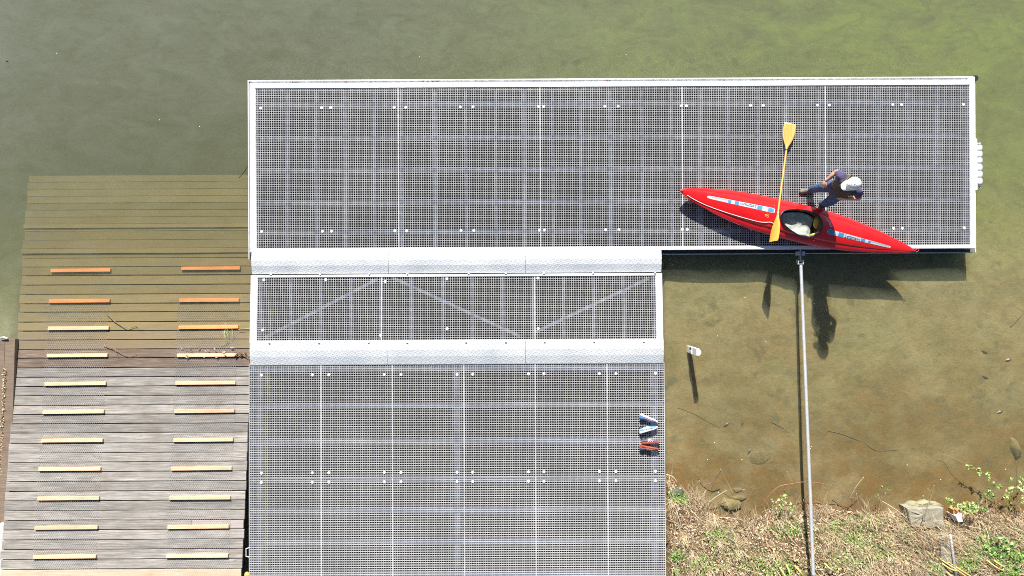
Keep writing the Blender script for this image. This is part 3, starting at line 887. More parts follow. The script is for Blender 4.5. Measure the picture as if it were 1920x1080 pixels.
c_ = q.ramp(q.math('ADD', q.math('MULTIPLY', f, .7), q.math('MULTIPLY', f2, .3)), [(.35, (.58, .006, .008)), (.65, (.72, .012, .012))])
q.l(c_, b.inputs['Base Color']); b.inputs['Roughness'].default_value = .26
b.inputs['Coat Weight'].default_value = .8; b.inputs['Coat Roughness'].default_value = .07
M['red'] = m
M['cockpit_in'] = plain('dark_cockpit_shell', (.045, .035, .028), .6, 0, .3, 20)
hull = g.build('hull', [M['red'], M['cockpit_in']])
def Kloc(px, py, z):
    p = KMi @ P(px, py, z); return p.x/sc, p.y/sc
# cockpit outline traced as a tear: narrow towards the bow
cpx = [(1462.5, 406), (1466, 399), (1475, 394), (1490, 392.2), (1507, 393), (1523, 396), (1534, 402), (1540, 410.5), (1541.5, 419), (1540, 429), (1534, 438), (1525, 443.5), (1517, 445), (1503, 442), (1490, 436), (1477, 427.5), (1466, 417)]
cl = [Kloc(x, y, .335) for x, y in cpx]
cs_ = spline([Vector((x, y, 0)) for x, y in cl+[cl[0]]], 5)[:-1]
cc = sum(cs_, Vector())/len(cs_)
def crim(f_, dz, base=None):
    out_ = []
    for p in cs_:
        d = (p-cc); q_ = cc+d*(1+f_/d.length)
        z = deck_z(p.x, p.y)+dz if base is None else base
        out_.append(KM @ Vector((q_.x*sc, q_.y*sc, z)))
    return out_
g = MB(); g.loft([crim(-.02, 0, .05), crim(-.012, 0, .6)])
cut = g.build('cut', [M['cockpit_in']])
bm_ = bmesh.new()
for o_ in (hull, cut):
    bm_.from_mesh(o_.data); bmesh.ops.recalc_face_normals(bm_, faces=bm_.faces); bm_.to_mesh(o_.data); bm_.clear()
bm_.free()
cut.data.materials.clear(); cut.data.materials.append(M['red']); cut.data.materials.append(M['cockpit_in'])
for p_ in cut.data.polygons: p_.material_index = 1
md = hull.modifiers.new('b', 'BOOLEAN'); md.operation = 'DIFFERENCE'; md.object = cut; md.solver = 'EXACT'
hull2 = evald(hull, 'hull', None, kayak)
bpy.data.objects.remove(cut)
hull2.data.shade_smooth(); hull2.data.set_sharp_from_angle(angle=R(28))
# coaming ring
g = MB(); r0 = [crim(-.014, .006), crim(-.014, .024), crim(-.004, .030), crim(.010, .024), crim(.012, .014), crim(-.002, .008)]
n_ = len(cs_)
vs = [p for r_ in r0 for p in r_]; K6 = len(r0)
g.add(vs, [(a*n_+k, a*n_+(k+1) % n_, ((a+1) % K6)*n_+(k+1) % n_, ((a+1) % K6)*n_+k) for a in range(K6) for k in range(n_)])
g.build('coaming', plain('black_coaming', (.012, .014, .022), .35, 0, .2, 20), kayak, True, 60)
# dark moulded ring on the deck round the coaming
# seat + back band
def KP(s, t, z): return KM @ Vector((s*sc, t*sc, z))
# contents, placed by what one sees through the opening
M['seat_cloth'] = plain('grey_green_spray_deck', (.36, .40, .34), .7, 0, .15, 14, .6, 18)
sx0, sy0 = Kloc(1500, 419, .2)
g = MB(); NXs, NYs = 26, 16
grid = []
for j in range(NYs+1):
    for i in range(NXs+1):
        u, v = i/NXs, j/NYs
        s = sx0-.36+u*.63; t = sy0-.205+v*.40
        hw = lerp([(0, .5), (.3, .85), (.6, 1), (1, .85)], u)
        t = sy0 + (v-.5)*.42*hw
        z = .155 + .07*abs(v-.5)**1.5*2 + .03*noise.noise(Vector((u*3.2, v*4, 0))) + .015*noise.noise(Vector((u*9, v*9, 3))) - .05*u
        if u > .85: z -= (u-.85)*.25
        grid.append(KP(s, t, z))
g.add(grid, [(j*(NXs+1)+i, j*(NXs+1)+i+1, (j+1)*(NXs+1)+i+1, (j+1)*(NXs+1)+i) for j in range(NYs) for i in range(NXs)])
o = g.build('spray_cloth', M['seat_cloth'], None, True)
tag(o, 'grey-green cloth bundled inside the open kayak cockpit', 'cloth')
sm = o.modifiers.new('s', 'SOLIDIFY'); sm.thickness = .006
ys0, yt0 = Kloc(1533, 415, .2)
g = MB()
A3 = Matrix.Rotation(KA, 3, 'Z')
g.ball(KP(ys0+.005, yt0-.01, .19), (.075, .13, .055), A3, 14)
o = g.build('dry_bag', plain('ochre_bag', (.52, .31, .05), .55, 0, .25, 22, .6, 20), None, True)
tag(o, 'ochre yellow bag stowed at the rear end of the kayak cockpit', 'bag')
ys1, yt1 = Kloc(1524, 441, .2)
g = MB(); g.ball(KP(ys1, yt1+.01, .22), (.07, .022, .02), Matrix.Rotation(KA+.5, 3, 'Z'), 10)
tag(g.build('sponge', plain('bright_yellow_foam', (.75, .55, .03), .7), None, True), 'small bright yellow sponge in the kayak cockpit by the lower rim', 'sponge')
g = MB(); g.box(-.16, .14, -.17, .17, .055, .10, 0, KM @ Matrix.Translation((sx0*sc, sy0*sc, 0))); g.build('seat', M['black_rubber'], kayak)

# decals and lettering on the deck
M['dec_white'] = plain('white_decal', (.44, .53, .53), .4, 0, .05, 20)
M['dec_blue'] = plain('blue_decal', (.05, .22, .48), .4, 0, .1, 20)
M['dec_navy'] = plain('navy_lettering', (.03, .07, .16), .5, 0, .1, 20)
M['dec_sheen'] = plain('grey_blue_decal_sheen', (.24, .32, .37), .4, 0, .05, 20)  # sheen along the decals, painted as a grey-blue stripe
def strip(p0, p1, w0, w1, segs, name, label):
    """p0,p1 ends (s,t); segs: list of (u0,u1,mat,v0,v1)"""
    e = Vector((p1[0]-p0[0], p1[1]-p0[1], 0)); L = e.length; e.normalize(); n1 = Vector((-e.y, e.x, 0))
    mats = []; g = MB()
    for (u0, u1, mt, v0, v1, dz) in segs:
        if mt not in mats: mats.append(mt)
        N = max(2, int((u1-u0)*24))
        def pt(u, v, h):
            w = w0+(w1-w0)*u
            if u < .04: w *= (.55+.45*min(1, u/.04))
            if u > .97: w *= (.75+.25*(1-u)/.03)
            s = p0[0]+e.x*L*u+n1.x*v*w; t = p0[1]+e.y*L*u+n1.y*v*w
            return KP(s, t, deck_z(s, t)+h)
        NV = 4
        vs = []; nv = NV+1
        for i in range(N+1):
            for j in range(nv):
                vs.append(pt(u0+(u1-u0)*i/N, v0+(v1-v0)*j/NV, dz))
        fs = [(i*nv+j, (i+1)*nv+j, (i+1)*nv+j+1, i*nv+j+1) for i in range(N) for j in range(NV)]
        g.add(vs, fs, mats.index(mt))
    o = g.build(name, [M[x] for x in mats], kayak)
    o['label'] = label
    return o
d0 = Kloc(1327.5, 368.3, .30); d1 = Kloc(1453, 395.3, .335)
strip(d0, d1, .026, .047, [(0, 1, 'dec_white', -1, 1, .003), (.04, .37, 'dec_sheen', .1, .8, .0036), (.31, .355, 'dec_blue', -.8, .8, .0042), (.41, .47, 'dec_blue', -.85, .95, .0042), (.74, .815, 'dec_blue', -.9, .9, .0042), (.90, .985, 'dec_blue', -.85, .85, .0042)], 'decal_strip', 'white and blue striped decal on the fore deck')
e0 = Kloc(1551.5, 433.5, .335); e1 = Kloc(1671.5, 463.3, .29)
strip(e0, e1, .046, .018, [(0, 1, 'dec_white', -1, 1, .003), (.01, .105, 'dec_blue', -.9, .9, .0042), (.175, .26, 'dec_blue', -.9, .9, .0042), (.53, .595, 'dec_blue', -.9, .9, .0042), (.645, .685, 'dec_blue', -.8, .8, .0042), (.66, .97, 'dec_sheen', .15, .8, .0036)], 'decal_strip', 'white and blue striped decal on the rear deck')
def lettering(txt, p0, p1, h0, h1, mat, flip, label, shear=.25, bold=.012, dz=.006):
    cu = bpy.data.curves.new('t', 'FONT'); cu.body = txt; cu.size = 1; cu.shear = shear; cu.offset = bold; cu.resolution_u = 2
    to = bpy.data.objects.new('t', cu); C.objects.link(to)
    dg = bpy.context.evaluated_depsgraph_get(); dg.update()
    me = bpy.data.meshes.new_from_object(to.evaluated_get(dg))
    bpy.data.objects.remove(to)
    bm2 = bmesh.new(); bm2.from_mesh(me); bmesh.ops.triangulate(bm2, faces=bm2.faces); bm2.to_mesh(me); bm2.free()
    xs1 = [v.co.x for v in me.vertices]; x0, x1 = min(xs1), max(xs1)
    e = Vector((p1[0]-p0[0], p1[1]-p0[1], 0)); L = e.length; e.normalize(); n1 = Vector((-e.y, e.x, 0))
    for v in me.vertices:
        u = (v.co.x-x0)/(x1-x0); hh_ = (h0+(h1-h0)*u)
        y = (v.co.y-.32)*hh_/.7
        s = p0[0]+e.x*L*u+n1.x*y; t = p0[1]+e.y*L*u+n1.y*y
        v.co = KP(s, t, deck_z(s, t)+dz)
    me.materials.append(M[mat])
    o = bpy.data.objects.new('lettering', me); C.objects.link(o); put(o, kayak); o['label'] = label
    return o
def along(p0, p1, u): return (p0[0]+(p1[0]-p0[0])*u, p0[1]+(p1[1]-p0[1])*u)
lettering('Lettmann', along(d0, d1, .725), along(d0, d1, .49), .075, .045, 'dec_navy', True, 'dark lettering on the fore deck decal')
lettering('Lettmann', along(e0, e1, .275), along(e0, e1, .515), .072, .045, 'dec_navy', False, 'dark lettering on the rear deck decal')
ml0 = Kloc(1560.5, 425, .33); ml1 = Kloc(1550, 408, .33)
M['dec_script'] = plain('pale_script', (.7, .7, .72), .5)
lettering('Merlin', ml0, ml1, .06, .04, 'dec_script', False, 'small pale script beside the cockpit', .3, .0)
# orange emblem
g = MB(); ec = Kloc(1437.5, 405, .33)
ring = []
for k in range(13):
    a = 2*math.pi*k/12
    s = ec[0]+.030*math.cos(a)*1.0-.02*math.sin(a); t = ec[1]+.022*math.sin(a)
    ring.append(KP(s, t, deck_z(s, t)+.004))
g.tube(ring, .004, 5)
pts_ = []
for s, t in ((-.035, .01), (0, .035), (.035, .045), (.02, .01), (-.02, -.004)):
    s += ec[0]; t += ec[1]; pts_.append(KP(s, t, deck_z(s, t)+.004))
g.tube(pts_, .004, 5)
o = g.build('emblem', plain('orange_emblem', (.85, .35, .08), .5), kayak); o['label'] = 'small orange outline emblem on the fore deck'
# deck line
g = MB(); lp = [(1289, 366), (1302, 374), (1325, 385), (1350, 394.5), (1375, 403), (1400, 410.5), (1420, 416), (1432, 417.5), (1443, 417.5), (1452, 423)]
pts_ = []
for x, y in lp:
    s, t = Kloc(x, y, .26); pts_.append(KP(s, t, deck_z(s, t)+.008))
g.tube(spline(pts_, 4), .0055, 6)
g.build('grab_line', plain('white_cord', (.8, .74, .72), .7), kayak, True)
# toggles and seam
g = MB(); a = KP(4.46, 0, .235); g.tube(spline([a, a+Vector((.05, .04, .01)), a+Vector((.07, .0, .0)), a+Vector((.02, -.02, 0))], 4), .006, 6); g.build('grab_loop', plain('red_cord', (.65, .05, .06), .6), kayak, True)
g = MB(); a = KP(.03, 0, .245); g.ball(a, .018, None, 8); g.build('bow_fitting', M['red'], kayak, True)
g = MB(); s_, t_ = Kloc(1525.5, 451, .26); g.ball(KP(s_, t_, deck_z(s_, t_)+.008), (.022, .014, .012), None, 8); g.build('deck_fitting', plain('bright_red_fitting', (.8, .03, .02), .3), kayak, True)

# ------------------------------------------------------------------ paddle
pad = empty('paddle', P(1475, 260, .03), 'yellow wooden double paddle leaning across the kayak with its broad blade on the grating', 'paddle')
m, nt, b = newmat('varnished_paddle_wood'); q = NB(nt)
tc = q.pos(); f = q.noise(10, 5, .6, tc, (8, .6, 1, .05))
q.l(q.ramp(f, [(.35, (.60, .26, .06)), (.65, (.85, .42, .11))]), b.inputs['Base Color']); b.inputs['Roughness'].default_value = .35; b.inputs['Coat Weight'].default_value = .4
M['pad'] = m
M['pad_low'] = plain('orange_varnished_blade', (.80, .36, .06), .35, 0, .12, 14, coat=.3)
M['pad_shaft'] = plain('orange_shaft', (.88, .36, .05), .35, 0, .1, 20, coat=.3)
pA = P(1474.5, 281, .105)   # neck of the upper blade
pB = P(1458.7, 399, .405)   # neck of the lower blade
dirn = (pA-pB).normalized()
tipA = P(1480, 232, .012); tipB = P(1449, 452.5, .52)
g = MB(); g.tube([pA-dirn*.0, pA-dirn*.3, pB+dirn*.3, pB], [.0155, .0165, .0165, .0155], 12); g.build('shaft', M['pad_shaft'], pad, True, 60)
def blade(neck, tip, wide, flip, widths, name, label):
    ax = (tip-neck); L = ax.length; ax.normalize()
    wv_ = (wide - ax*wide.dot(ax)).normalized(); nv_ = ax.cross(wv_)
    rings = []; n = 14
    for u, w, c_ in widths:
        th = .0085*(1-u*.6)+.002
        ring = []
        for k in range(n):
            a = 2*math.pi*k/n
            x = math.cos(a)*w; y = math.sin(a)*max(th, .016*(1-u*4))
            ring.append(neck+ax*L*u+wv_*(x+c_)+nv_*(y+.03*u*u*0-.10*(x/.11)**2*.1))
        rings.append(ring)
    g = MB(); g.loft(rings); o = g.build(name, M['pad_low'] if flip else M['pad'], pad, True, 50); o['label'] = label
    return ax, wv_, L
wdt = [(0, .016, 0), (.06, .02, 0), (.16, .034, .002), (.3, .068, .004), (.45, .095, .004), (.6, .108, .004), (.78, .112, .006), (.92, .110, .008), (.985, .106, .008), (1, .098, .008)]
ax_, wv_, L_ = blade(pA, tipA, Vector((1, 0, 0)), False, wdt, 'blade', 'broad yellow upper blade lying flat')
g = MB(); g.box(-.103, .103, -.012, .008, -.0035, .0065, 0, Matrix.Translation(tipA+wv_*.008) @ Matrix.Rotation(math.atan2(wv_.y, wv_.x), 4, 'Z')); g.build('tip_guard', M['white_paint'], pad)
wd2 = [(u, w*1.0, c_) for u, w, c_ in wdt]
side = Vector((.36, 0, .93))
blade(pB, tipB, side, True, wd2, 'blade', 'lower blade turned nearly edge-on, orange')
for p_ in (pA, pB):
    g = MB(); g.tube([p_-dirn*.012, p_+dirn*.012], .0195, 12); g.build('ferrule', M['dark_gap'] if p_ is pA else M['galv'], pad, True, 60)

# ------------------------------------------------------------------ person
person = empty('person', (5.66, 1.70, 0), 'person in white cap, dark vest, purple t-shirt and blue jeans bending over beside the kayak', 'person')
def V(px, py, z): return P(px, py, z)
ankR, kneR, hipR = V(1521, 355, .10), V(1536.5, 352.5, .50), Vector((5.615, 1.755, .90))
ankL, kneL, hipL = V(1542, 383, .10), V(1553.5, 379, .50), Vector((5.735, 1.615, .90))
pel = Vector((5.675, 1.685, .92)); waist = Vector((5.675, 1.695, 1.08)); chest = Vector((5.655, 1.70, 1.28)); upch = Vector((5.64, 1.70, 1.40)); neck = Vector((5.618, 1.685, 1.50))
shR, shL = Vector((5.512, 1.842, 1.385)), Vector((5.785, 1.575, 1.385))
elR, elL = V(1569, 322, 1.13), Vector((5.935, 1.505, 1.14))
haR, haL = V(1549, 339, .97), Vector((5.755, 1.515, .98))
head = Vector((5.60, 1.675, 1.615))
fdir = Vector((-.95, -.26, 0)).normalized()     # where the head looks
bd = Vector((-.70, -.71, 0)).normalized()       # chest direction
rt = Vector((bd.y, -bd.x, 0))                   # towards the right shoulder: (-.71,.70)
def ell(c, a, b_, w, d, n=20):
    return [c + a*w*math.cos(2*math.pi*k/n) + b_*d*math.sin(2*math.pi*k/n) for k in range(n)]
def torso(mb_, grow=0, lo=0, hi=99):
    rows = [(Vector((5.675, 1.685, .82)), .135, .10), (pel, .165, .115), (waist, .150, .105), (Vector((5.668, 1.70, 1.18)), .162, .112), (chest, .185, .122), (upch, .19, .11), (Vector((5.625, 1.695, 1.455)), .125, .075), (neck, .062, .058)]
    rows = rows[lo:hi]
    S = []
    cs2 = spline([r_[0] for r_ in rows], 4)
    for i, c_ in enumerate(cs2):
        t = i/4; i0 = min(int(t), len(rows)-1); i1 = min(i0+1, len(rows)-1); fr_ = t-i0
        w = rows[i0][1]*(1-fr_)+rows[i1][1]*fr_; d = rows[i0][2]*(1-fr_)+rows[i1][2]*fr_
        S.append(ell(c_, rt, bd, w+grow, d+grow))
    mb_.loft(S)
def limb(mb_, pts, rad, grow=0, n=14):
    s = spline(pts, 6); N = len(s); r_ = []
    for i in range(N):
        t = i/6; i0 = min(int(t), len(rad)-1); i1 = min(i0+1, len(rad)-1); f_ = t-i0
        r_.append(rad[i0]*(1-f_)+rad[i1]*f_+grow)
    mb_.tube(s, r_, n)
def remeshed(mb_, name, mats, vox, parent, wr=0, wrs=14, smooth_it=4):
    o = mb_.build('tmp', mats)
    r_ = o.modifiers.new('r', 'REMESH'); r_.mode = 'VOXEL'; r_.voxel_size = vox
    s_ = o.modifiers.new('s', 'SMOOTH'); s_.iterations = smooth_it; s_.factor = .5
    n = evald(o, name, mats, parent)
    if wr:
        me = n.data
        nrm = [v.normal.copy() for v in me.vertices]
        for v, nn in zip(me.vertices, nrm):
            c_ = v.co
            v.co = c_ + nn*wr*(noise.noise(Vector((c_.x*wrs, c_.y*wrs, c_.z*wrs*.6)))+.5*noise.noise(c_*wrs*2.3))
    n.data.shade_smooth()
    return n
M['skin'] = plain('sun_tanned_skin', (.56, .30, .21), .5, 0, .08, 25)
M['jeans'] = plain('blue_denim', (.038, .085, .175), .85, 0, .4, 14, .4, 120)
M['shirt'] = plain('purple_tshirt', (.060, .052, .125), .85, 0, .12, 16, .2, 80)
M['vest'] = plain('dark_olive_vest', (.045, .04, .032), .8, 0, .35, 14, .3, 60)
M['cap'] = plain('white_cotton_cap', (.84, .84, .83), .8, 0, .03, 20, .1, 120)
M['hair'] = plain('dark_hair', (.03, .02, .016), .6, 0, .3, 60)
M['boot'] = plain('grey_suede_shoe', (.15, .14, .12), .85, 0, .3, 30)
bodyb = MB()
torso(bodyb)
limb(bodyb, [hipR, (hipR+kneR)/2, kneR, (kneR+ankR)/2+Vector((.01, 0, 0)), ankR], [.085, .075, .055, .05, .036])
limb(bodyb, [hipL, (hipL+kneL)/2, kneL, (kneL+ankL)/2, ankL], [.085, .075, .055, .05, .036])
limb(bodyb, [shR, (shR+elR)/2, elR, (elR*.6+haR*.4), haR], [.052, .046, .038, .038, .025])
limb(bodyb, [shL, (shL+elL)/2, elL, (elL*.6+haL*.4), haL], [.052, .046, .038, .038, .025])
limb(bodyb, [Vector((5.625, 1.695, 1.44)), neck, head-Vector((0, 0, .03))], [.06, .055, .055])
# head
hside = Vector((-fdir.y, fdir.x, 0))
tilt = Matrix((fdir, hside, Vector((0, 0, 1)))).transposed()
tiltm = tilt @ Matrix.Rotation(R(22), 3, 'Y')
bodyb.ball(head, (.098, .077, .115), tiltm, 20)
bodyb.ball(head+tiltm @ Vector((.055, 0, -.06)), (.052, .05, .05), tiltm, 14)
bodyb.ball(head+tiltm @ Vector((.103, 0, -.022)), (.022, .013, .022), tiltm, 10)
for sg in (-1, 1):
    bodyb.ball(head+tiltm @ Vector((-.005, sg*.080, -.02)), (.017, .010, .028), tiltm, 8)
bodyb.ball(head+tiltm @ Vector((.092, 0, -.068)), (.012, .024, .008), tiltm, 8)
# hands with separate fingers resting on hip and belly
def hand(mb_, wrist, fore, palm_n, sgn):
    f_ = fore.normalized(); a_ = f_.cross(palm_n).normalized(); n1 = a_.cross(f_)
    pc_ = wrist+f_*.05
    mb_.ball(pc_, (.05, .041, .017), Matrix((f_, a_, n1)).transposed(), 12)
    for k, (o_, ln) in enumerate(((-.030, .066), (-.010, .076), (.010, .072), (.029, .056))):
        b0 = wrist+f_*.085+a_*o_
        mb_.tube([b0-f_*.03, b0, b0+f_*ln*.45-n1*.012, b0+f_*ln*.78-n1*.032, b0+f_*ln*.88-n1*.048], [.0095, .0092, .0085, .0075, .006], 7)
    t0 = wrist+f_*.03+a_*sgn*-.03
    mb_.tube([t0-f_*.01, t0+f_*.022-a_*sgn*.026, t0+f_*.05-a_*sgn*.036-n1*.01, t0+f_*.068-a_*sgn*.034-n1*.02], [.013, .011, .0095, .007], 7)
fR = (haR-elR).normalized(); hand(bodyb, haR, (fR+Vector((.1, -.3, -.1))).normalized(), Vector((-.5, .4, .7)), 1)
fL = (haL-elL).normalized(); hand(bodyb, haL, (fL+Vector((-.2, .1, -.2))).normalized(), Vector((.2, -.7, .6)), -1)
remeshed(bodyb, 'body', [M['skin']], .0065, person, 0, smooth_it=3)
for sg in (-1, 1):
    g = MB(); g.ball(head+tiltm @ Vector((.084, sg*.032, .0)), .012, None, 8); g.build('eye', M['white_paint'], person, True)
# jeans
jb = MB()
jb.loft([ell(Vector((5.675, 1.685, z)), rt, bd, w, d) for z, w, d in ((.80, .14, .115), (.86, .165, .13), (.92, .176, .132), (.98, .172, .126), (1.02, .163, .12))])
limb(jb, [hipR-Vector((0, 0, .0)), (hipR+kneR)/2, kneR, (kneR+ankR)/2+Vector((.015, 0, 0)), ankR+Vector((.0, 0, .0))], [.105, .100, .082, .075, .070])
limb(jb, [hipL-Vector((0, 0, .0)), (hipL+kneL)/2, kneL, (kneL+ankL)/2, ankL+Vector((0, 0, .0))], [.105, .100, .082, .075, .070])
remeshed(jb, 'jeans', [M['jeans']], .012, person, .010, 13)
# t-shirt (sleeves and lower back)
tb = MB(); torso(tb, .020, 0, 7)
limb(tb, [shR*.65+upch*.35, shR, shR*.62+elR*.38, shR*.42+elR*.58], [.070, .076, .070, .064])
limb(tb, [shL*.65+upch*.35, shL, shL*.62+elL*.38, shL*.42+elL*.58], [.070, .076, .070, .064])
remeshed(tb, 'shirt', [M['shirt']], .011, person, .009, 12)
# vest with shoulder straps
vb = MB()
vb.loft([ell(c_, rt, bd, w, d) for c_, w, d in ((Vector((5.675, 1.69, 1.02)), .192, .147), (Vector((5.672, 1.695, 1.1)), .188, .145), (chest, .197, .15), (Vector((5.648, 1.70, 1.36)), .215, .146), (Vector((5.64, 1.70, 1.435)), .185, .118), (Vector((5.628, 1.697, 1.475)), .118, .088))])
remeshed(vb, 'vest', [M['vest']], .011, person, .008, 11)
g = MB()
for sg in (-1, 1):
    s_pts = []
    for k in range(9):
        a = -1.2+2.4*k/8
        s_pts.append(Vector((5.63, 1.70, 1.385)) + rt*sg*.098 + bd*.142*math.sin(a) + Vector((0, 0, .098*math.cos(a))))
    g.tube(s_pts, .013, 6)
g.build('vest_strap', plain('olive_strap', (.12, .115, .05), .8), person, True)
# cap
cp = MB(); A_ = tiltm
cc0 = head+A_ @ Vector((-.008, 0, .028))
rings = []
for i in range(0, 11):
    th = math.pi/2*i/10
    rr = math.cos(th)
    rings.append([cc0+A_ @ Vector((.112*rr*math.cos(2*math.pi*k/24), .108*rr*math.sin(2*math.pi*k/24), .112*math.sin(th))) for k in range(24)][:24] if i < 10 else [cc0+A_ @ Vector((.004*math.cos(2*math.pi*k/24), .004*math.sin(2*math.pi*k/24), .113)) for k in range(24)])
rings.insert(0, [cc0+A_ @ Vector((.109*math.cos(2*math.pi*k/24), .105*math.sin(2*math.pi*k/24), -.012)) for k in range(24)])
cp.loft(rings); cp.ball(cc0+A_ @ Vector((0, 0, .114)), .008, None, 8)
cap_o = cp.build('cap', M['cap'], person, True)
bmx = MB(); nb = 16; top = []; bot = []
for j in range(6):
    v = j/5
    for i in range(nb+1):
        a = -1.15+2.3*i/nb
        base_ = Vector((.108*math.cos(a), .102*math.sin(a), -.006))
        ext = .088*math.cos(a*.62)**.6 if abs(a) < 1.15 else 0
        ext *= (1-(abs(a)/1.16)**5)
        p = base_+Vector((ext*v, 0, -.012*v-.020*(math.sin(a)**2)*v))
        top.append(cc0+A_ @ p); bot.append(cc0+A_ @ (p+Vector((0, 0, -.004))))
fs = [(j*(nb+1)+i, (j+1)*(nb+1)+i, (j+1)*(nb+1)+i+1, j*(nb+1)+i+1) for j in range(5) for i in range(nb)]
bmx.add(top, fs); bmx.add(bot, [f_[::-1] for f_ in fs])
o = bmx.build('cap_brim', M['cap'], cap_o, True)
g = MB()
for a_ in (0, math.pi/3, 2*math.pi/3):
    g.tube([cc0+A_ @ Vector((.1125*math.cos(t_)*math.cos(a_), .1085*math.cos(t_)*math.sin(a_), .1125*math.sin(t_))) for t_ in [math.pi*k/20 for k in range(21)]], .0016, 4)
g.build('cap_seam', plain('grey_seam', (.5, .5, .5), .8), cap_o)
# hair at the back and sides
hb = MB(); hb.ball(head+A_ @ Vector((-.028, 0, -.015)), (.085, .086, .085), A_, 14); hb.build('hair', M['hair'], person, True)
# shoes
def foot(heel, toe, label=None):
    d = (toe-heel); L = d.length; d.normalize(); a_ = Vector((-d.y, d.x, 0))
    g_ = MB(); rings = []
    for u, w, h, z0 in ((0, .028, .07, 0), (.06, .036, .10, 0), (.2, .040, .115, 0), (.38, .043, .10, 0), (.55, .048, .078, 0), (.72, .052, .062, 0), (.88, .046, .052, .004), (.97, .030, .042, .01), (1, .016, .03, .016)):
        c_ = heel+d*L*u
        rings.append([Vector((c_.x, c_.y, 0))+a_*w*math.cos(t_)*(1 if math.sin(t_) < .3 else .82)+Vector((0, 0, z0+max(0.012, (math.sin(t_)*.5+.5)*h))) for t_ in [2*math.pi*k/16 for k in range(16)]])
    g_.loft(rings); o_ = g_.build('shoe', M['boot'], person, True)
    so = MB(); outl = []
    for u, w in ((0, .026), (.08, .037), (.3, .041), (.5, .046), (.72, .055), (.88, .049), (.97, .034), (1.01, .014)): outl.append((u, w))
    pts2 = [heel+d*L*u+a_*w for u, w in outl]+[heel+d*L*u-a_*w for u, w in reversed(outl)]
    so.loft([[Vector((p.x, p.y, z)) for p in pts2] for z in (.003, .022)]); so.build('sole', M['black_rubber'], o_)
foot(P(1526, 355.5, .04), P(1499.5, 359.5, .04)); foot(P(1546.5, 381.5, .04), P(1531, 394.5, .04))

# ------------------------------------------------------------------ running shoes on the pier
def running_shoe(heel, toe, up_south, sole_c, up_c, acc_c, label):
    """a shoe lying on its side: sole plane vertical, upper pointing up_dir"""
    z0 = pz(heel.y)+.004
    d = toe-heel; d.z = 0; L = d.length; d.normalize()
    n1 = Vector((d.y, -d.x, 0))*(1 if up_south else -1)      # from sole towards the ankle opening
    upv = Vector((0, 0, 1))
    lab = empty('running_shoe', (heel.x, heel.y, z0), label, 'shoe', 'running shoes on the pier')
    def pt(u, h, w): return Vector((heel.x, heel.y, z0+.050)) + d*L*u + n1*h + upv*w
    hh_ = [(0, .085), (.08, .105), (.22, .095), (.34, .078), (.45, .085), (.55, .078), (.7, .058), (.85, .046), (.95, .036), (1, .022)]
    ww_ = [(0, .026), (.08, .036), (.25, .037), (.5, .043), (.72, .049), (.88, .042), (.96, .028), (1, .014)]
    rings = []
    N = 20
    for i in range(N+1):
        u = i/N; h = slerp(hh_, u); w = slerp(ww_, u); r_ = []
        for k in range(16):
            a = 2*math.pi*k/16
            x = math.cos(a); y = math.sin(a)
            tw = w*(1-.35*max(0, y))*x
            r_.append(pt(u*.985, .022+(h-.022)*(y*.5+.5), tw))
        rings.append(r_)
    g_ = MB(); g_.loft(rings); up_o = g_.build('upper', up_c, lab, True, 60)
    g_ = MB(); rings = []
    for i in range(N+1):
        u = i/N; w = slerp(ww_, u)+.005; th = slerp([(0, .034), (.3, .03), (.6, .024), (.85, .02), (1, .018)], u)
        lift = .012*max(0, (u-.75)/.25)**2
        rings.append([pt(-.015+u*1.03, hh2+lift, ww2) for hh2, ww2 in ((0, -w*.9), (th*.5, -w), (th, -w*.96), (th, w*.96), (th*.5, w), (0, w*.9))])
    g_.loft(rings); g_.build('sole', sole_c, lab)
    g_ = MB()
    g_.ball(pt(.13, .088, 0), (.05, .028, .026), Matrix((d, upv, n1)).transposed(), 12); g_.build('ankle_opening', M['black_rubber'], lab, True)
    g_ = MB()
    for k in range(4):
        u = .36+.07*k; h = slerp(hh_, u)
        g_.tube([pt(u, h*.72, .034), pt(u+.01, h+.004, .012), pt(u, h+.004, -.012), pt(u, h*.72, -.034)], .004, 5)
    g_.build('laces', acc_c, lab)
    g_ = MB()
    for k in range(3):
        u = .30+.12*k
        g_.tube([pt(u, .03, .047), pt(u+.07, .05, .046), pt(u+.12, slerp(hh_, u+.1)*.8, .036)], .005, 5)
    g_.build('side_stripes', acc_c, lab)
c_w = plain('white_midsole', (.78, .77, .74), .6); c_b = plain('blue_knit', (.05, .19, .50), .7, 0, .35, 60); c_b2 = plain('pale_blue_knit', (.20, .36, .50), .7, 0, .35, 60)
c_o = plain('orange_midsole', (.34, .07, .03), .6, 0, .4, 30); c_p = plain('grey_purple_knit', (.12, .10, .15), .75, 0, .4, 60); c_acc = plain('light_trim', (.6, .58, .58), .6); c_red = plain('coral_trim', (.7, .2, .12), .6)
zq = .13
def TZ(x, y): return P(x, y, zq)
running_shoe(TZ(1202, 775), TZ(1233, 788.5), True, c_w, c_b, c_red, 'darker blue running shoe with coral trim, topmost of the four shoes')
running_shoe(TZ(1199, 811.5), TZ(1232, 801.5), False, c_w, c_b2, c_acc, 'light blue running shoe with a thick white sole, below the darker blue shoe')
running_shoe(TZ(1203, 831), TZ(1235, 829.5), False, c_o, c_p, c_acc, 'purple-grey running shoe whose orange sole touches its mate, upper one of the purple pair')
running_shoe(TZ(1200, 832.5), TZ(1234, 839), True, c_o, c_p, c_red, 'purple-grey running shoe with bright orange sole line, lowest of the four shoes')

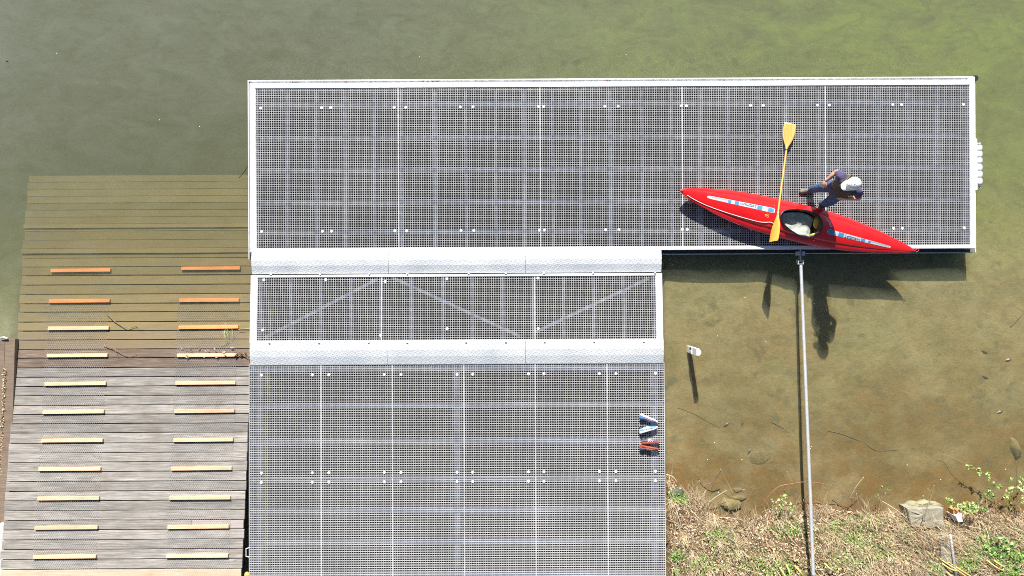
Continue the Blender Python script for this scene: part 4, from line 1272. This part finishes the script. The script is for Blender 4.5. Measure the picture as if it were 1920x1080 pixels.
# ------------------------------------------------------------------ stones and sunken things
def stone(px, py, z, r, label, mat, seed, name='stone', cat='stone', rot=0):
    p = P(px, py, z)
    gzv = ground_z(p.x, p.y)
    g_ = MB(); n = 14; rings = []
    for i in range(1, 10):
        th = math.pi*i/10
        ring = []
        for k in range(n):
            a = 2*math.pi*k/n
            d = Vector((math.sin(th)*math.cos(a), math.sin(th)*math.sin(a), math.cos(th)))
            s = 1+.28*noise.noise(d*1.7+Vector((seed, 0, 0)))+.1*noise.noise(d*4+Vector((seed, 3, 0)))
            x, y = d.x*r[0]*s, d.y*r[1]*s
            ring.append((p.x+x*math.cos(rot)-y*math.sin(rot), p.y+x*math.sin(rot)+y*math.cos(rot), gzv-r[2]*.1+d.z*r[2]*s))
        rings.append(ring)
    g_.loft(rings)
    return tag(g_.build(name, mat, None, True), label, cat)
m_st = plain('algae_stone', (.17, .135, .055), .9, 0, .4, 7, .9, 22)
m_mud = plain('silted_stone', (.17, .125, .05), .9, 0, .35, 7, .9, 22)
m_dkst = plain('dark_weedy_stone', (.085, .095, .07), .9, 0, .3, 9, .5, 30)
stone(1367, 944, -.35, (.22, .12, .10), 'rounded flat stone under water close to the bank, biggest by the shore', m_st, 1, rot=-.1)
stone(1383, 931, -.38, (.14, .055, .05), 'narrow stone lying under water just above the biggest shore stone', m_st, 2)
stone(1380, 916, -.4, (.10, .05, .025), 'small silted stone in the brown shallows, farthest from the bank of the three shore stones', m_mud, 3)
stone(1423, 857, -.42, (.20, .14, .022), 'mud covered block sunken in the brown shallows left of the strut', m_mud, 4, rot=.3)
stone(1896, 838, -.45, (.09, .23, .10), 'long submerged boulder near the right edge of the picture', m_st, 5, rot=.25)
stone(1262, 918, -.35, (.16, .09, .07), 'dark stone in the water right beside the pier edge', m_dkst, 6)
stone(28, 309, -.9, (.15, .12, .04), 'dark round stone sunken left of the ramp end', m_dkst, 7)
for i, (x, y, rx, ry, a) in enumerate(((1113, 30, .13, .05, .6), (1036, 74, .07, .06, 0), (1058, 117, .10, .07, .7), (1082, 117, .10, .09, .9), (1216, 112, .06, .09, .1), (1260, 118, .08, .10, .5), (1298, 112, .08, .09, -.3), (1259, 12, .07, .05, .5), (1206, 27, .06, .04, 0), (1380, 116, .07, .12, .4), (1371, 59, .11, .04, .6), (760, 74, .12, .04, -.3), (790, 128, .2, .05, .2), (490, 115, .16, .14, 0))):
    p = P(x, y, -.8)
    g_ = MB(); zz = ground_z(p.x, p.y)
    n = 16; ringo = []; 
    rr = []
    for f_, h in ((1, -.02), (.7, .012), (.3, .02)):
        ring = []
        for k in range(n):
            t_ = 2*math.pi*k/n; s = f_*(1+.3*noise.noise(Vector((math.cos(t_)*1.3, math.sin(t_)*1.3, i*3.1))))
            X, Y = rx*s*math.cos(t_), ry*s*math.sin(t_)
            ring.append((p.x+X*math.cos(a)-Y*math.sin(a), p.y+X*math.sin(a)+Y*math.cos(a), zz+h))
        rr.append(ring)
    g_.loft(rr)
    tag(g_.build('weed_clump', m_dkst, None, True), 'small dark weed clump on the pond bed beyond the upper edge of the dock', 'water weed', 'dark weed clumps on the pond bed')

# sunken sticks
def sunk(pts, r, label):
    ps = []
    for x, y in pts:
        p = P(x, y, -.5); ps.append(Vector((p.x, p.y, ground_z(p.x, p.y)+.006)))
    twig('sunken_stick', ps, r*.8, r*.4, 'twig_sunk', label, 'stick')
sunk([(1617, 829), (1633, 840), (1650, 841), (1676, 840)], .012, 'bent dark stick lying on the bed in the middle of the shallows')
sunk([(1548, 805), (1575, 812), (1606, 824)], .010, 'long dark stick on the bed above the bent stick')
sunk([(1888, 612), (1905, 595), (1920, 577)], .014, 'slanting sunken stick at the right edge of the picture')
sunk([(1266, 762), (1300, 775), (1345, 800)], .006, 'thin sunken stick beyond the end of the white post')
sunk([(1440, 788), (1455, 796), (1465, 801)], .009, 'short dark sunken stick left of the strut')
sunk([(1894, 860), (1893, 900), (1891, 930)], .006, 'thin upright stick line below the long boulder')
for (x, y) in ((1388, 790), (1400, 842), (1358, 793), (1839, 658), (1883, 673), (1840, 705), (1868, 770), (1918, 655)):
    p = P(x, y, -.5); z_ = ground_z(p.x, p.y)
    g_ = MB(); a = random.random()*3
    d = Vector((math.cos(a), math.sin(a), 0)); e = Vector((-d.y, d.x, 0)); c0_ = Vector((p.x, p.y, z_+.015))
    g_.add([c0_-d*.08, c0_+e*.03, c0_+d*.07, c0_-e*.025, c0_+Vector((0, 0, .02))], [(0, 4, 1), (1, 4, 2), (2, 4, 3), (3, 4, 0)])
    tag(g_.build('sunken_leaf', M['twig_wet']), 'dark leaf lying on the bed of the shallows right of the pier', 'leaf', 'sunken dark leaves')

# floating flecks
for (x, y) in ((13, 113.5), (787, 107), (1174, 103), (299, 225), (374, 237), (106, 100), (1397, 557.5), (1436, 641), (1345, 630), (1701, 872), (1764, 899), (1340, 830), (1327, 862), (1391, 862), (1521, 837), (1519, 841), (1886, 880), (1822, 911), (1731, 930), (1527, 569), (1395, 918), (1347, 923), (1311, 902), (1550, 580)):
    p = P(x, y, WATER+.004)
    dark = (x == 13)
    r_ = .03 if dark else .0095
    g_ = MB(); n = 7
    ring = [(p.x+r_*math.cos(2*math.pi*k/n)*random.uniform(.7, 1.1), p.y+r_*math.sin(2*math.pi*k/n)*random.uniform(.7, 1.1), p.z) for k in range(n)]
    ring2 = [(p.x+(a_-p.x)*.5, p.y+(b2-p.y)*.5, z_+r_*.3) for a_, b2, z_ in ring]
    g_.loft([ring, ring2])
    if dark: tag(g_.build('floating_leaf', M['leaf_d']), 'dark brown leaf floating near the left edge of the pond', 'leaf')
    else: tag(g_.build('floating_fleck', M['white_paint']), 'tiny white fleck floating on the water', 'fleck', 'white flecks floating on the water')

# ------------------------------------------------------------------ bank: concrete, stake, plates
m_conc = plain('weathered_concrete', (.27, .25, .185), .9, 0, .22, 7, .7, 26)
m_conc2 = plain('mossy_concrete', (.26, .25, .16), .9, 0, .3, 6, .6, 26)
def rough_block(name, pts_px, z0, z1, mat, label, cat, jag=.03, parent=None):
    g_ = MB(); base = [P(x, y, z1) for x, y in pts_px]
    ring = []
    for a, b2 in zip(base, base[1:]+base[:1]):
        for k in range(5):
            p = a.lerp(b2, k/5); ring.append(p+Vector((noise.noise(p*9)*jag*2, noise.noise(p*9+Vector((5, 0, 0)))*jag*2, 0)))
    c0_ = sum(ring, Vector())/len(ring)
    R0 = [Vector((p.x, p.y, z0)) for p in ring]
    R1 = [Vector((p.x, p.y, z1-.02)) for p in ring]
    R2 = [c0_+(p-c0_)*.96+Vector((0, 0, noise.noise(p*14)*jag*.6)) for p in ring]
    R3 = [c0_+(p-c0_)*.45+Vector((0, 0, noise.noise(p*12)*jag)) for p in ring]
    g_.loft([R0, R1, R2, R3])
    o_ = g_.build(name, mat, parent)
    if label: tag(o_, label, cat)
    return o_
rough_block('concrete_block', [(1703, 953), (1771, 954), (1771, 990), (1708, 988)], -.5, .0, m_conc, 'pale weathered concrete block standing at the edge of the bank', 'concrete block')
rough_block('rubble', [(1699, 949), (1716, 944), (1748, 943), (1768, 950), (1770, 954), (1700, 956)], -.5, -.10, m_conc2, 'crumbling stone footing along the water side of the concrete block', 'rubble', .03)
rough_block('concrete_slab', [(1724, 998), (1758, 997), (1758, 1028), (1727, 1030)], -.4, -.01, m_conc2, 'mossy concrete slab half buried in dry grass below the concrete block', 'concrete slab', .02)
rough_block('concrete_post', [(1762, 1008), (1781, 1002), (1792, 1082), (1768, 1084)], -.3, .10, m_conc, 'flat concrete post lying down the bank next to a metal conduit', 'concrete post', .008)
g_ = MB(); g_.tube([P(1782, 1002, .10), P(1787, 1040, .13), P(1795, 1095, .15)], .022, 10)
tag(g_.build('conduit', M['galv'], None, True), 'thin grey metal conduit along the right side of the lying concrete post', 'conduit')
g_ = MB(); c0_ = P(1799, 970, .1)
pr = [P(x, y, .02) for x, y in ((1792, 968), (1803, 963), (1805, 978), (1797, 979))]
g_.loft([[Vector((p.x, p.y, -.25)) for p in pr], pr])
tag(g_.build('marker_stake', M['white_paint']), 'small white marker stake at the bank edge right of the concrete block', 'stake')
g_ = MB(); pr = [P(x, y, -.05) for x, y in ((1787, 955.5), (1800, 956), (1800, 965), (1788, 966))]
g_.loft([[Vector((p.x, p.y, -.2)) for p in pr], pr])
tag(g_.build('brick', plain('orange_brick', (.55, .22, .08), .85, 0, .2, 20, .4)), 'orange brick piece at the water edge behind the white marker stake', 'brick')

# ------------------------------------------------------------------ bank vegetation
def shore(x): return lerp(shore_tab, x)
def on_bank(px, py):
    p = P(px, py, -.05); z_ = ground_z(p.x, p.y)
    for _ in range(3):
        p = P(px, py, z_); z_ = ground_z(p.x, p.y)
    return Vector((p.x, p.y, z_))
BX0, BX1, BY0 = 2.93, 10.6, -6.6
def zone(x):
    px = 960+x*100
    if px < 1400: return 'between the pier and the shore stones'
    if px < 1520: return 'left of the long strut'
    if px < 1700: return 'between the strut and the concrete block'
    return 'right of the concrete block'
tone = {'twig_pale': 'pale', 'twig_brown': 'brown', 'grass_pale': 'bleached', 'grass_dry': 'straw-coloured', 'bramble': 'reddish'}
def rand_bank(lo=0., hi=3.):
    while True:
        x = random.uniform(BX0, BX1); s = shore(x); y = random.uniform(BY0, s+.02)
        if lo <= s-y <= hi: return x, y
# dead leaves
mats4 = [M['leaf_a'], M['leaf_b'], M['leaf_c'], M['leaf_d']]
g_ = MB()
for k in range(23000):
    x, y = rand_bank()
    dens = noise.noise(Vector((x*.8, y*.8, 4)))
    if x > 7.2 and random.random() < .6: continue
    if noise.noise(Vector((x*1.7, y*1.7, 14))) < -.22 and random.random() < .3: continue
    z_ = ground_z(x, y)
    a = random.random()*6.28; L = random.uniform(.012, .036); w = L*random.uniform(.35, .6)
    tx, ty = random.gauss(0, .4), random.gauss(0, .4)
    c0_ = Vector((x, y, z_+.008+random.random()*.03))
    d = Vector((math.cos(a), math.sin(a), tx)).normalized()*L; e = Vector((-math.sin(a), math.cos(a), ty)).normalized()*w
    fold = Vector((0, 0, w*random.uniform(.1, .6)))
    r_ = random.random()
    mi = 0 if r_ < .42 else 1 if r_ < .56 else 2 if r_ < .84 else 3
    g_.add([c0_-d, c0_+e+fold, c0_+d, c0_-e+fold, c0_], [(0, 4, 1), (1, 4, 2), (2, 4, 3), (3, 4, 0)], mi)
tag(g_.build('leaf_litter', mats4), 'brown and tan dead leaves covering the bank', 'leaf litter', kind='stuff')
# dry grass
def blade_strip(g_, base, ang, L, lift, w, curl, mi, segs=4):
    d = Vector((math.cos(ang), math.sin(ang), 0)); n1 = Vector((-d.y, d.x, 0))
    pts = []
    for i in range(segs+1):
        t = i/segs
        pts.append(base + d*L*t + n1*curl*L*t*t + Vector((0, 0, lift*math.sin(min(1, t*1.15)*2.6))))
    vs = []
    for i, p in enumerate(pts):
        ww = w*(1-.85*i/segs)
        vs += [p-n1*ww, p+n1*ww+Vector((0, 0, ww*.4))]
    g_.add(vs, [(2*i, 2*i+1, 2*i+3, 2*i+2) for i in range(segs)], mi)
g_ = MB()
for k in range(15000):
    x, y = rand_bank()
    dn = noise.noise(Vector((x*.9, y*.9, 7)))
    fromsh = shore(x)-y
    if dn < -.05 and fromsh > .25 and random.random() < .75 and x < 7.4: continue
    flow = -.75 + 1.1*noise.noise(Vector((x*.7, y*.7, 1)))
    if noise.noise(Vector((x*1.7, y*1.7, 14))) < -.22 and random.random() < .7: continue
    if x < 5.4 and fromsh > .45 and random.random() < .5: continue
    if x > 7.3: flow = -.55+.5*noise.noise(Vector((x, y, 1)))
    if x < 3.8: flow = 1.9+.6*noise.noise(Vector((x, y, 1)))
    ang = flow+random.gauss(0, .55)+(math.pi if random.random() < .3 else 0)
    L = random.uniform(.08, .38)*(1.3 if x > 7.3 else 1)
    blade_strip(g_, Vector((x, y, ground_z(x, y)+.01)), ang, L, random.uniform(.01, .09), random.uniform(.0018, .0042), random.gauss(0, .25), 0 if random.random() < .55 else 1 if random.random() < .75 else 2)
for k in range(95):
    x, y = rand_bank(-.02, 2.2)
    if k < 34: y = shore(x)-random.uniform(-.05, .12)
    n_b = random.randint(30, 60); main = random.uniform(-2.2, 1.6); sp_ = random.uniform(.5, 1.6); hgt = random.uniform(.06, .17)
    for j in range(n_b):
        bx, by = x+random.gauss(0, .035), y+random.gauss(0, .035)
        if bx < BX0: continue
        blade_strip(g_, Vector((bx, by, ground_z(bx, by))), main+random.gauss(0, sp_), random.uniform(.10, .36), hgt*random.uniform(.6, 1.3), random.uniform(.002, .0045), random.gauss(0, .5), 0 if random.random() < .6 else 1 if random.random() < .7 else 2)
tag(g_.build('dry_grass', [M['grass_dry'], M['grass_pale'], M['twig_brown']]), 'matted dry straw and grass on the bank', 'dry grass', kind='stuff')
# green shoots among the litter
g_ = MB()
patches = [(1560, 1000, 30), (1600, 990, 30), (1700, 1010, 40), (1890, 1020, 45), (1905, 1060, 30), (1850, 1030, 28), (1480, 1060, 30), (1290, 1060, 28), (1275, 930, 12), (1440, 1065, 25), (1350, 1000, 14), (1640, 1030, 26), (1810, 1055, 18), (1480, 990, 20), (1380, 1040, 30), (1590, 1050, 25), (1640, 965, 18), (1260, 1040, 12), (1760, 1060, 15)]
for k in range(4200):
    px, py, sp_ = random.choice(patches)
    p = on_bank(random.gauss(px, sp_), random.gauss(py, sp_*.5))
    if p.x < BX0 or p.y > shore(p.x)-.02: continue
    if random.random() < .5:
        blade_strip(g_, p, random.random()*6.28, random.uniform(.05, .16), random.uniform(.02, .1), .0035, random.gauss(0, .4), random.choice((0, 1, 2)))
    else:
        a = random.random()*6.28; L = random.uniform(.012, .028); z_ = random.uniform(.02, .08)
        c0_ = p+Vector((0, 0, z_)); d = Vector((math.cos(a), math.sin(a), random.gauss(0, .3)))*L; e = Vector((-math.sin(a), math.cos(a), random.gauss(0, .3)))*L*.6
        g_.add([c0_-d, c0_+e, c0_+d, c0_-e], [(0, 1, 2, 3)], random.choice((0, 0, 1, 2)))
tag(g_.build('green_shoots', [M['green_a'], M['green_b'], M['green_c']]), 'fresh green shoots and small weeds growing through the litter on the bank', 'ground cover', kind='stuff')

g_ = MB()
for k in range(420):
    px, py = random.gauss(1745, 30), random.gauss(1004, 14)
    if py < 978: continue
    p = P(px, py, .03 if px < 1765 else .13)
    blade_strip(g_, p+Vector((0, 0, .02)), random.gauss(-.6, .5)+(math.pi if random.random() < .4 else 0), random.uniform(.1, .4), random.uniform(.02, .07), random.uniform(.002, .0045), random.gauss(0, .3), random.choice((0, 0, 1, 2)))
tag(g_.build('loose_straw', [M['grass_dry'], M['grass_pale'], M['twig_brown']]), 'dry straw fallen over the concrete slab and post', 'dry grass', kind='stuff')
def leafcluster(g_, c, n, spread, size, mis):
    for k in range(n):
        p = c+Vector((random.gauss(0, spread), random.gauss(0, spread), random.gauss(0, spread*.5)))
        a = random.random()*6.28; L = size*random.uniform(.7, 1.3)
        d = Vector((math.cos(a), math.sin(a), random.gauss(0, .3)))*L; e = Vector((-math.sin(a), math.cos(a), random.gauss(0, .3)))*L*.62
        f_ = Vector((0, 0, L*.2))
        g_.add([p-d, p-d*.3+e+f_, p+d*.5+e*.8+f_, p+d*1.1, p+d*.5-e*.8+f_, p-d*.3-e+f_], [(0, 1, 2, 3), (0, 3, 4, 5)], random.choice(mis))
def bramble(stem_px, clusters, label, r=.006, mat='bramble', lmis=(0, 0, 2), size=.022, n=7, name='bramble'):
    pts = [P(x, y, z) for x, y, z in stem_px]
    root = empty(name, pts[-1], label, 'bramble' if name == 'bramble' else 'plant')
    s = spline(pts, 5); g1 = MB(); N = len(s); g1.tube(s, [r*.5+r*.7*i/(N-1) for i in range(N)], 6); g1.build('stem', M[mat], root, True)
    g1 = MB()
    for (x, y, z, cn, sp_) in clusters: leafcluster(g1, P(x, y, z), cn, sp_, size, lmis)
    g1.build('leaves', [M['green_a'], M['green_b'], M['green_c']], root)
    return root
bramble([(1760, 852, -.26), (1775, 853, -.22), (1795, 862, -.08), (1820, 874, 0), (1845, 887, .03), (1868, 902, .03), (1887, 920, .0)],
        [(1814, 871, .0, 3, .02), (1823, 875, .01, 8, .03), (1837, 879, .02, 5, .022), (1838, 887, .02, 6, .025), (1851, 887, .04, 6, .025), (1854, 897, .04, 4, .02), (1873, 911, .04, 9, .03), (1889, 924, .04, 8, .035), (1862, 903, .05, 2, .015)],
        'long thin reddish bramble shoot with small bright leaves reaching out over the water', .006)
bramble([(1920, 912, .05), (1903, 914, .05), (1886, 924, .05), (1876, 936, .02), (1868, 945, -.05), (1855, 963, -.15)],
        [(1913, 911, .07, 9, .045), (1917, 918, .08, 7, .04), (1894, 916, .05, 4, .02), (1897, 900, .02, 4, .025), (1885, 930, .05, 5, .025), (1918, 894, .05, 5, .035)],
        'bramble branch crossing the shoot and running to the right edge of the picture', .008, lmis=(0, 2, 2), size=.028)
bramble([(1920, 935, .05), (1910, 948, .02), (1903, 957, -.05), (1900, 970, -.2)], [(1920, 933, .06, 5, .03), (1898, 943, .0, 3, .02), (1896, 953, -.04, 3, .02), (1915, 940, .04, 3, .02)], 'short bramble stem in the right corner of the bank, below the crossing branches', .007)
bramble([(1853, 925, .05), (1858, 930, .0), (1864, 938, -.08), (1868, 960, -.2)], [(1856, 922, .07, 12, .035), (1849, 929, .04, 8, .03), (1862, 931, .05, 5, .02)], 'dark green leafy sprig standing over the water left of the crossing bramble', .005, lmis=(1, 1, 2), size=.026)
bramble([(1780, 940, .05), (1787, 950, .0), (1795, 965, -.1)], [(1784, 942, .06, 14, .035), (1780, 938, .06, 6, .03)], 'bright green leafy clump above the orange brick', .005, lmis=(0, 0, 2), size=.024)
bramble([(1805, 945, .05), (1812, 956, .0), (1816, 968, -.1)], [(1800, 947, .05, 12, .04), (1806, 955, .04, 8, .035), (1812, 943, .04, 4, .02)], 'pale green leafy clump directly right of the bright clump by the brick', .005, lmis=(0, 2, 2), size=.026)
bramble([(1824, 948, .06), (1830, 958, .0), (1852, 955, -.02), (1870, 957, -.05)], [(1820, 952, .07, 18, .05), (1829, 952, .07, 14, .045), (1813, 961, .03, 7, .03), (1838, 953, .05, 6, .03), (1845, 956, .02, 5, .025)], 'largest leafy bramble clump at the water edge, left of the crossing branches', .006, lmis=(0, 0, 2, 2), size=.030)
bramble([(1655, 912, .12), (1652, 925, .08), (1648, 945, 0), (1645, 962, -.12)], [(1651, 913, .1, 5, .025), (1666, 916, .1, 4, .025), (1648, 928, .05, 4, .03), (1660, 926, .05, 3, .02)], 'spindly green sprig rising from the bank left of the concrete block', .004, lmis=(0, 0), size=.016)
bramble([(1472, 932, .0), (1465, 945, -.05), (1460, 962, -.12)], [(1463, 935, .02, 10, .04), (1473, 930, .02, 5, .025), (1448, 938, .0, 4, .02), (1462, 950, -.02, 9, .04), (1486, 957, -.05, 8, .05), (1478, 948, -.02, 4, .03), (1460, 960, -.05, 8, .03)], 'light green weed at the water edge left of the strut', .004, lmis=(0, 2, 2), size=.022)
# bushier plants on the right corner
def bush(px, py, w, n, label, mis=(0, 1, 1, 2), size=.032, h=.16, name='leafy_plant'):
    b0 = on_bank(px, py); root = empty(name, b0, label, 'plant')
    g1 = MB()
    for k in range(9):
        a = random.random()*6.28; L = w*random.uniform(.5, .9)
        g1.tube([b0, b0+Vector((math.cos(a)*L*.5, math.sin(a)*L*.5, h*.7)), b0+Vector((math.cos(a)*L, math.sin(a)*L, h*random.uniform(.5, 1)))], [.005, .004, .002], 5)
    g1.build('stem', M['green_c'], root, True)
    g1 = MB()
    for k in range(n):
        a = random.random()*6.28; r_ = w*math.sqrt(random.random())
        leafcluster(g1, b0+Vector((math.cos(a)*r_, math.sin(a)*r_, h*random.uniform(.3, 1.1))), 3, .03, size, mis)
    g1.build('leaves', [M['green_a'], M['green_b'], M['green_c']], root)
bush(1868, 1025, .26, 46, 'broad leafy green plant on the right part of the bank beside the straw heap', (0, 1, 1, 2))
bush(1905, 1050, .30, 60, 'dense green plant in the lower right corner of the picture', (0, 0, 1, 1), .026)
bush(1888, 1075, .22, 34, 'low green plant at the bottom edge near the right corner', (0, 1), .024, .1)
bush(1835, 1010, .13, 12, 'small green plant between the straw heap and the broad leafy plant', (0, 0, 2), .022, .1)
bush(1700, 1000, .16, 16, 'yellow-green weed tuft left of the mossy slab', (0, 2, 2), .016, .07)
bush(1562, 985, .14, 14, 'small green weed on the bank just right of the strut', (0, 0, 2), .016, .07)
bush(1600, 1012, .2, 20, 'spreading green weed between the strut and the concrete block', (0, 0, 2), .016, .07)
bush(1478, 1068, .18, 20, 'fresh green weed at the bottom edge left of the strut foot', (0, 0, 1), .018, .08)
bush(1300, 1060, .14, 12, 'small green weed near the bottom edge close to the pier', (0, 1), .016, .05)

# single twigs and canes
B = lambda x, y, z: P(x, y, z)
twig('twig', [B(1428, 950, -.08), B(1440, 932, .02), B(1460, 913, .08), B(1490, 906, .10), B(1520, 904, .10), B(1550, 908, .08), B(1575, 918, .02), B(1594, 933, -.08)], .007, .004, 'bramble', 'long arching reddish twig reaching over the water and across the strut', side=2)
twig('twig', [B(1375, 926, -.15), B(1365, 908, -.1), B(1357, 893, -.02), B(1351, 880, .05)], .005, .003, 'twig_pale', 'thin pale curved twig sticking out of the water left of the strut')
twig('twig', [B(1352, 880, .03), B(1345, 893, -.05), B(1335, 905, -.15), B(1320, 908, -.24), B(1309, 890, -.23)], .009, .005, 'twig_brown', 'brown forked branch half sunken near the pier corner', side=3)
twig('twig', [B(1328, 942, -.12), B(1345, 930, -.05), B(1363, 919, -.02)], .007, .004, 'twig_pale', 'straight pale twig lying above the biggest shore stone')
twig('twig', [B(1385, 968, -.08), B(1398, 945, .04), B(1413, 915, .14)], .006, .004, 'bramble', 'straight reddish twig slanting up right of the shore stones')
twig('twig', [B(1475, 883, .02), B(1480, 895, -.02), B(1487, 904, -.06)], .004, .003, 'twig_pale', 'short thin curved straw above the light green weed')
twig('twig', [B(1594, 934, -.05), B(1604, 915, .06), B(1620, 894, .14)], .008, .004, 'twig_pale', 'short thick pale twig pointing up over the water right of the strut')
twig('twig', [B(1566, 912, -.02), B(1590, 935, -.06), B(1612, 955, -.12)], .005, .003, 'bramble', 'thin reddish twig running down to the bank right of the strut')
twig('twig', [B(1612, 957, -.1), B(1609, 942, 0), B(1606, 925, .06)], .006, .004, 'twig_pale', 'small forked grey twig left of the spindly green sprig', side=2)
twig('twig', [B(1732, 978, .16), B(1738, 950, .3), B(1748, 925, .42), B(1751, 909, .5)], .010, .005, 'twig_pale', 'pale upright stick rising in front of the concrete block', side=1)
twig('twig', [B(1655, 940, .02), B(1680, 955, .06), B(1702, 972, .12)], .006, .004, 'grass_pale', 'pale straw stem reaching the left side of the concrete block')
twig('twig', [B(1250, 890, -.1), B(1262, 895, -.06), B(1270, 905, -.06)], .010, .006, 'twig_pale', 'pale root stub sticking out from under the pier edge')
twig('twig', [B(1246, 990, .02), B(1256, 1005, .03), B(1268, 1025, .03), B(1283, 1040, .02)], .012, .006, 'twig_wet', 'dark curved branch lying on the leaves beside the pier')
twig('twig', [B(1349, 971, -.08), B(1370, 971, -.06), B(1393, 975, -.04)], .006, .003, 'wire', 'thin grey straight twig lying level on the bank edge')
twig('twig', [B(1314, 1052, .05), B(1325, 1030, .08)], .005, .004, 'grass_pale', 'short bleached stick on the leaf litter near the bottom edge')
twig('twig', [B(1740, 996, .15), B(1752, 1012, .2), B(1765, 1030, .24), B(1790, 1048, .22)], .006, .004, 'twig_brown', 'brown cane bent over the mossy slab', side=1)
canes = [((1738, 992), (1760, 1007), (1788, 1022)), ((1745, 992), (1768, 1008), (1786, 1018)), ((1755, 1043), (1780, 1060), (1812, 1082)), ((1764, 1046), (1790, 1062), (1818, 1080)), ((1760, 1052), (1775, 1062), (1795, 1068)), ((1768, 1068), (1780, 1078), (1790, 1086)), ((1843, 1046), (1855, 1056), (1872, 1066)), ((1857, 1047), (1866, 1054), (1874, 1060)), ((1458, 1060), (1465, 1072), (1470, 1084)), ((1486, 1056), (1494, 1066), (1502, 1076)), ((1512, 1058), (1520, 1068), (1528, 1078)), ((1540, 1052), (1550, 1060), (1558, 1066)), ((1470, 1054), (1474, 1066), (1476, 1080))]
for pts in canes:
    twig('cane', [on_bank(*p_)+Vector((0, 0, .10+.06*(i == 1))) for i, p_ in enumerate(pts)], .017, .011, 'straw_y', ('yellow dry reed cane lying on the bank ' + ('by the foot of the strut' if pts[0][0] < 1600 else 'across the concrete post' if pts[0][0] < 1800 else 'in front of the broad leafy plant')), 'cane', 'yellow reed canes on the bank')
# fine twigs at the shore line
for k in range(100):
    px = random.choice((random.uniform(1262, 1420), random.uniform(1380, 1560), random.uniform(1580, 1700), random.uniform(1790, 1915)))
    s = shore(P(px, 960, -.2).x); b0 = Vector((P(px, 960, -.2).x, s-random.uniform(0, .25), 0)); b0.z = ground_z(b0.x, b0.y)+.01
    a = random.uniform(.2, 2.9); L = random.uniform(.15, .45); h = random.uniform(.03, .22)
    d = Vector((math.cos(a), math.sin(a), 0))
    e = Vector((-d.y, d.x, 0))*random.gauss(0, .06)
    twig('fine_twig', [b0, b0+d*L*.5+e+Vector((0, 0, h)), b0+d*L+Vector((0, 0, h*.8))], .0035, .0015, mt := random.choice(['twig_pale', 'twig_brown', 'grass_pale', 'bramble']), f'fine {tone[mt]} twig at the shoreline {zone(b0.x)}', 'twig', 'fine twigs along the shoreline', n=3)
# twigs lying on the bank
for k in range(110):
    x, y = rand_bank(.05, 2)
    a = random.gauss(-.8, .6); L = random.uniform(.2, .6); b0 = Vector((x, y, ground_z(x, y)+.05)); d = Vector((math.cos(a), math.sin(a), 0))
    e1 = b0+d*L
    if e1.x > BX1 or e1.x < BX0 or e1.y > shore(e1.x): continue
    e1.z = ground_z(e1.x, e1.y)+.06
    m_ = (b0+e1)/2+Vector((0, 0, .05))
    twig('bank_twig', [b0, m_, e1], .005, .0025, mt := random.choice(['twig_pale', 'twig_brown', 'grass_pale', 'grass_dry']), f'dry {tone[mt]} twig lying on the bank {zone(x)}', 'twig', 'dry twigs lying on the bank', n=4, side=random.choice((0, 0, 1)))
# tiny bits on the grating
print('objects', len(bpy.data.objects), 'tris', sum(len(o.data.polygons)*2 for o in bpy.data.objects if o.type == 'MESH'))
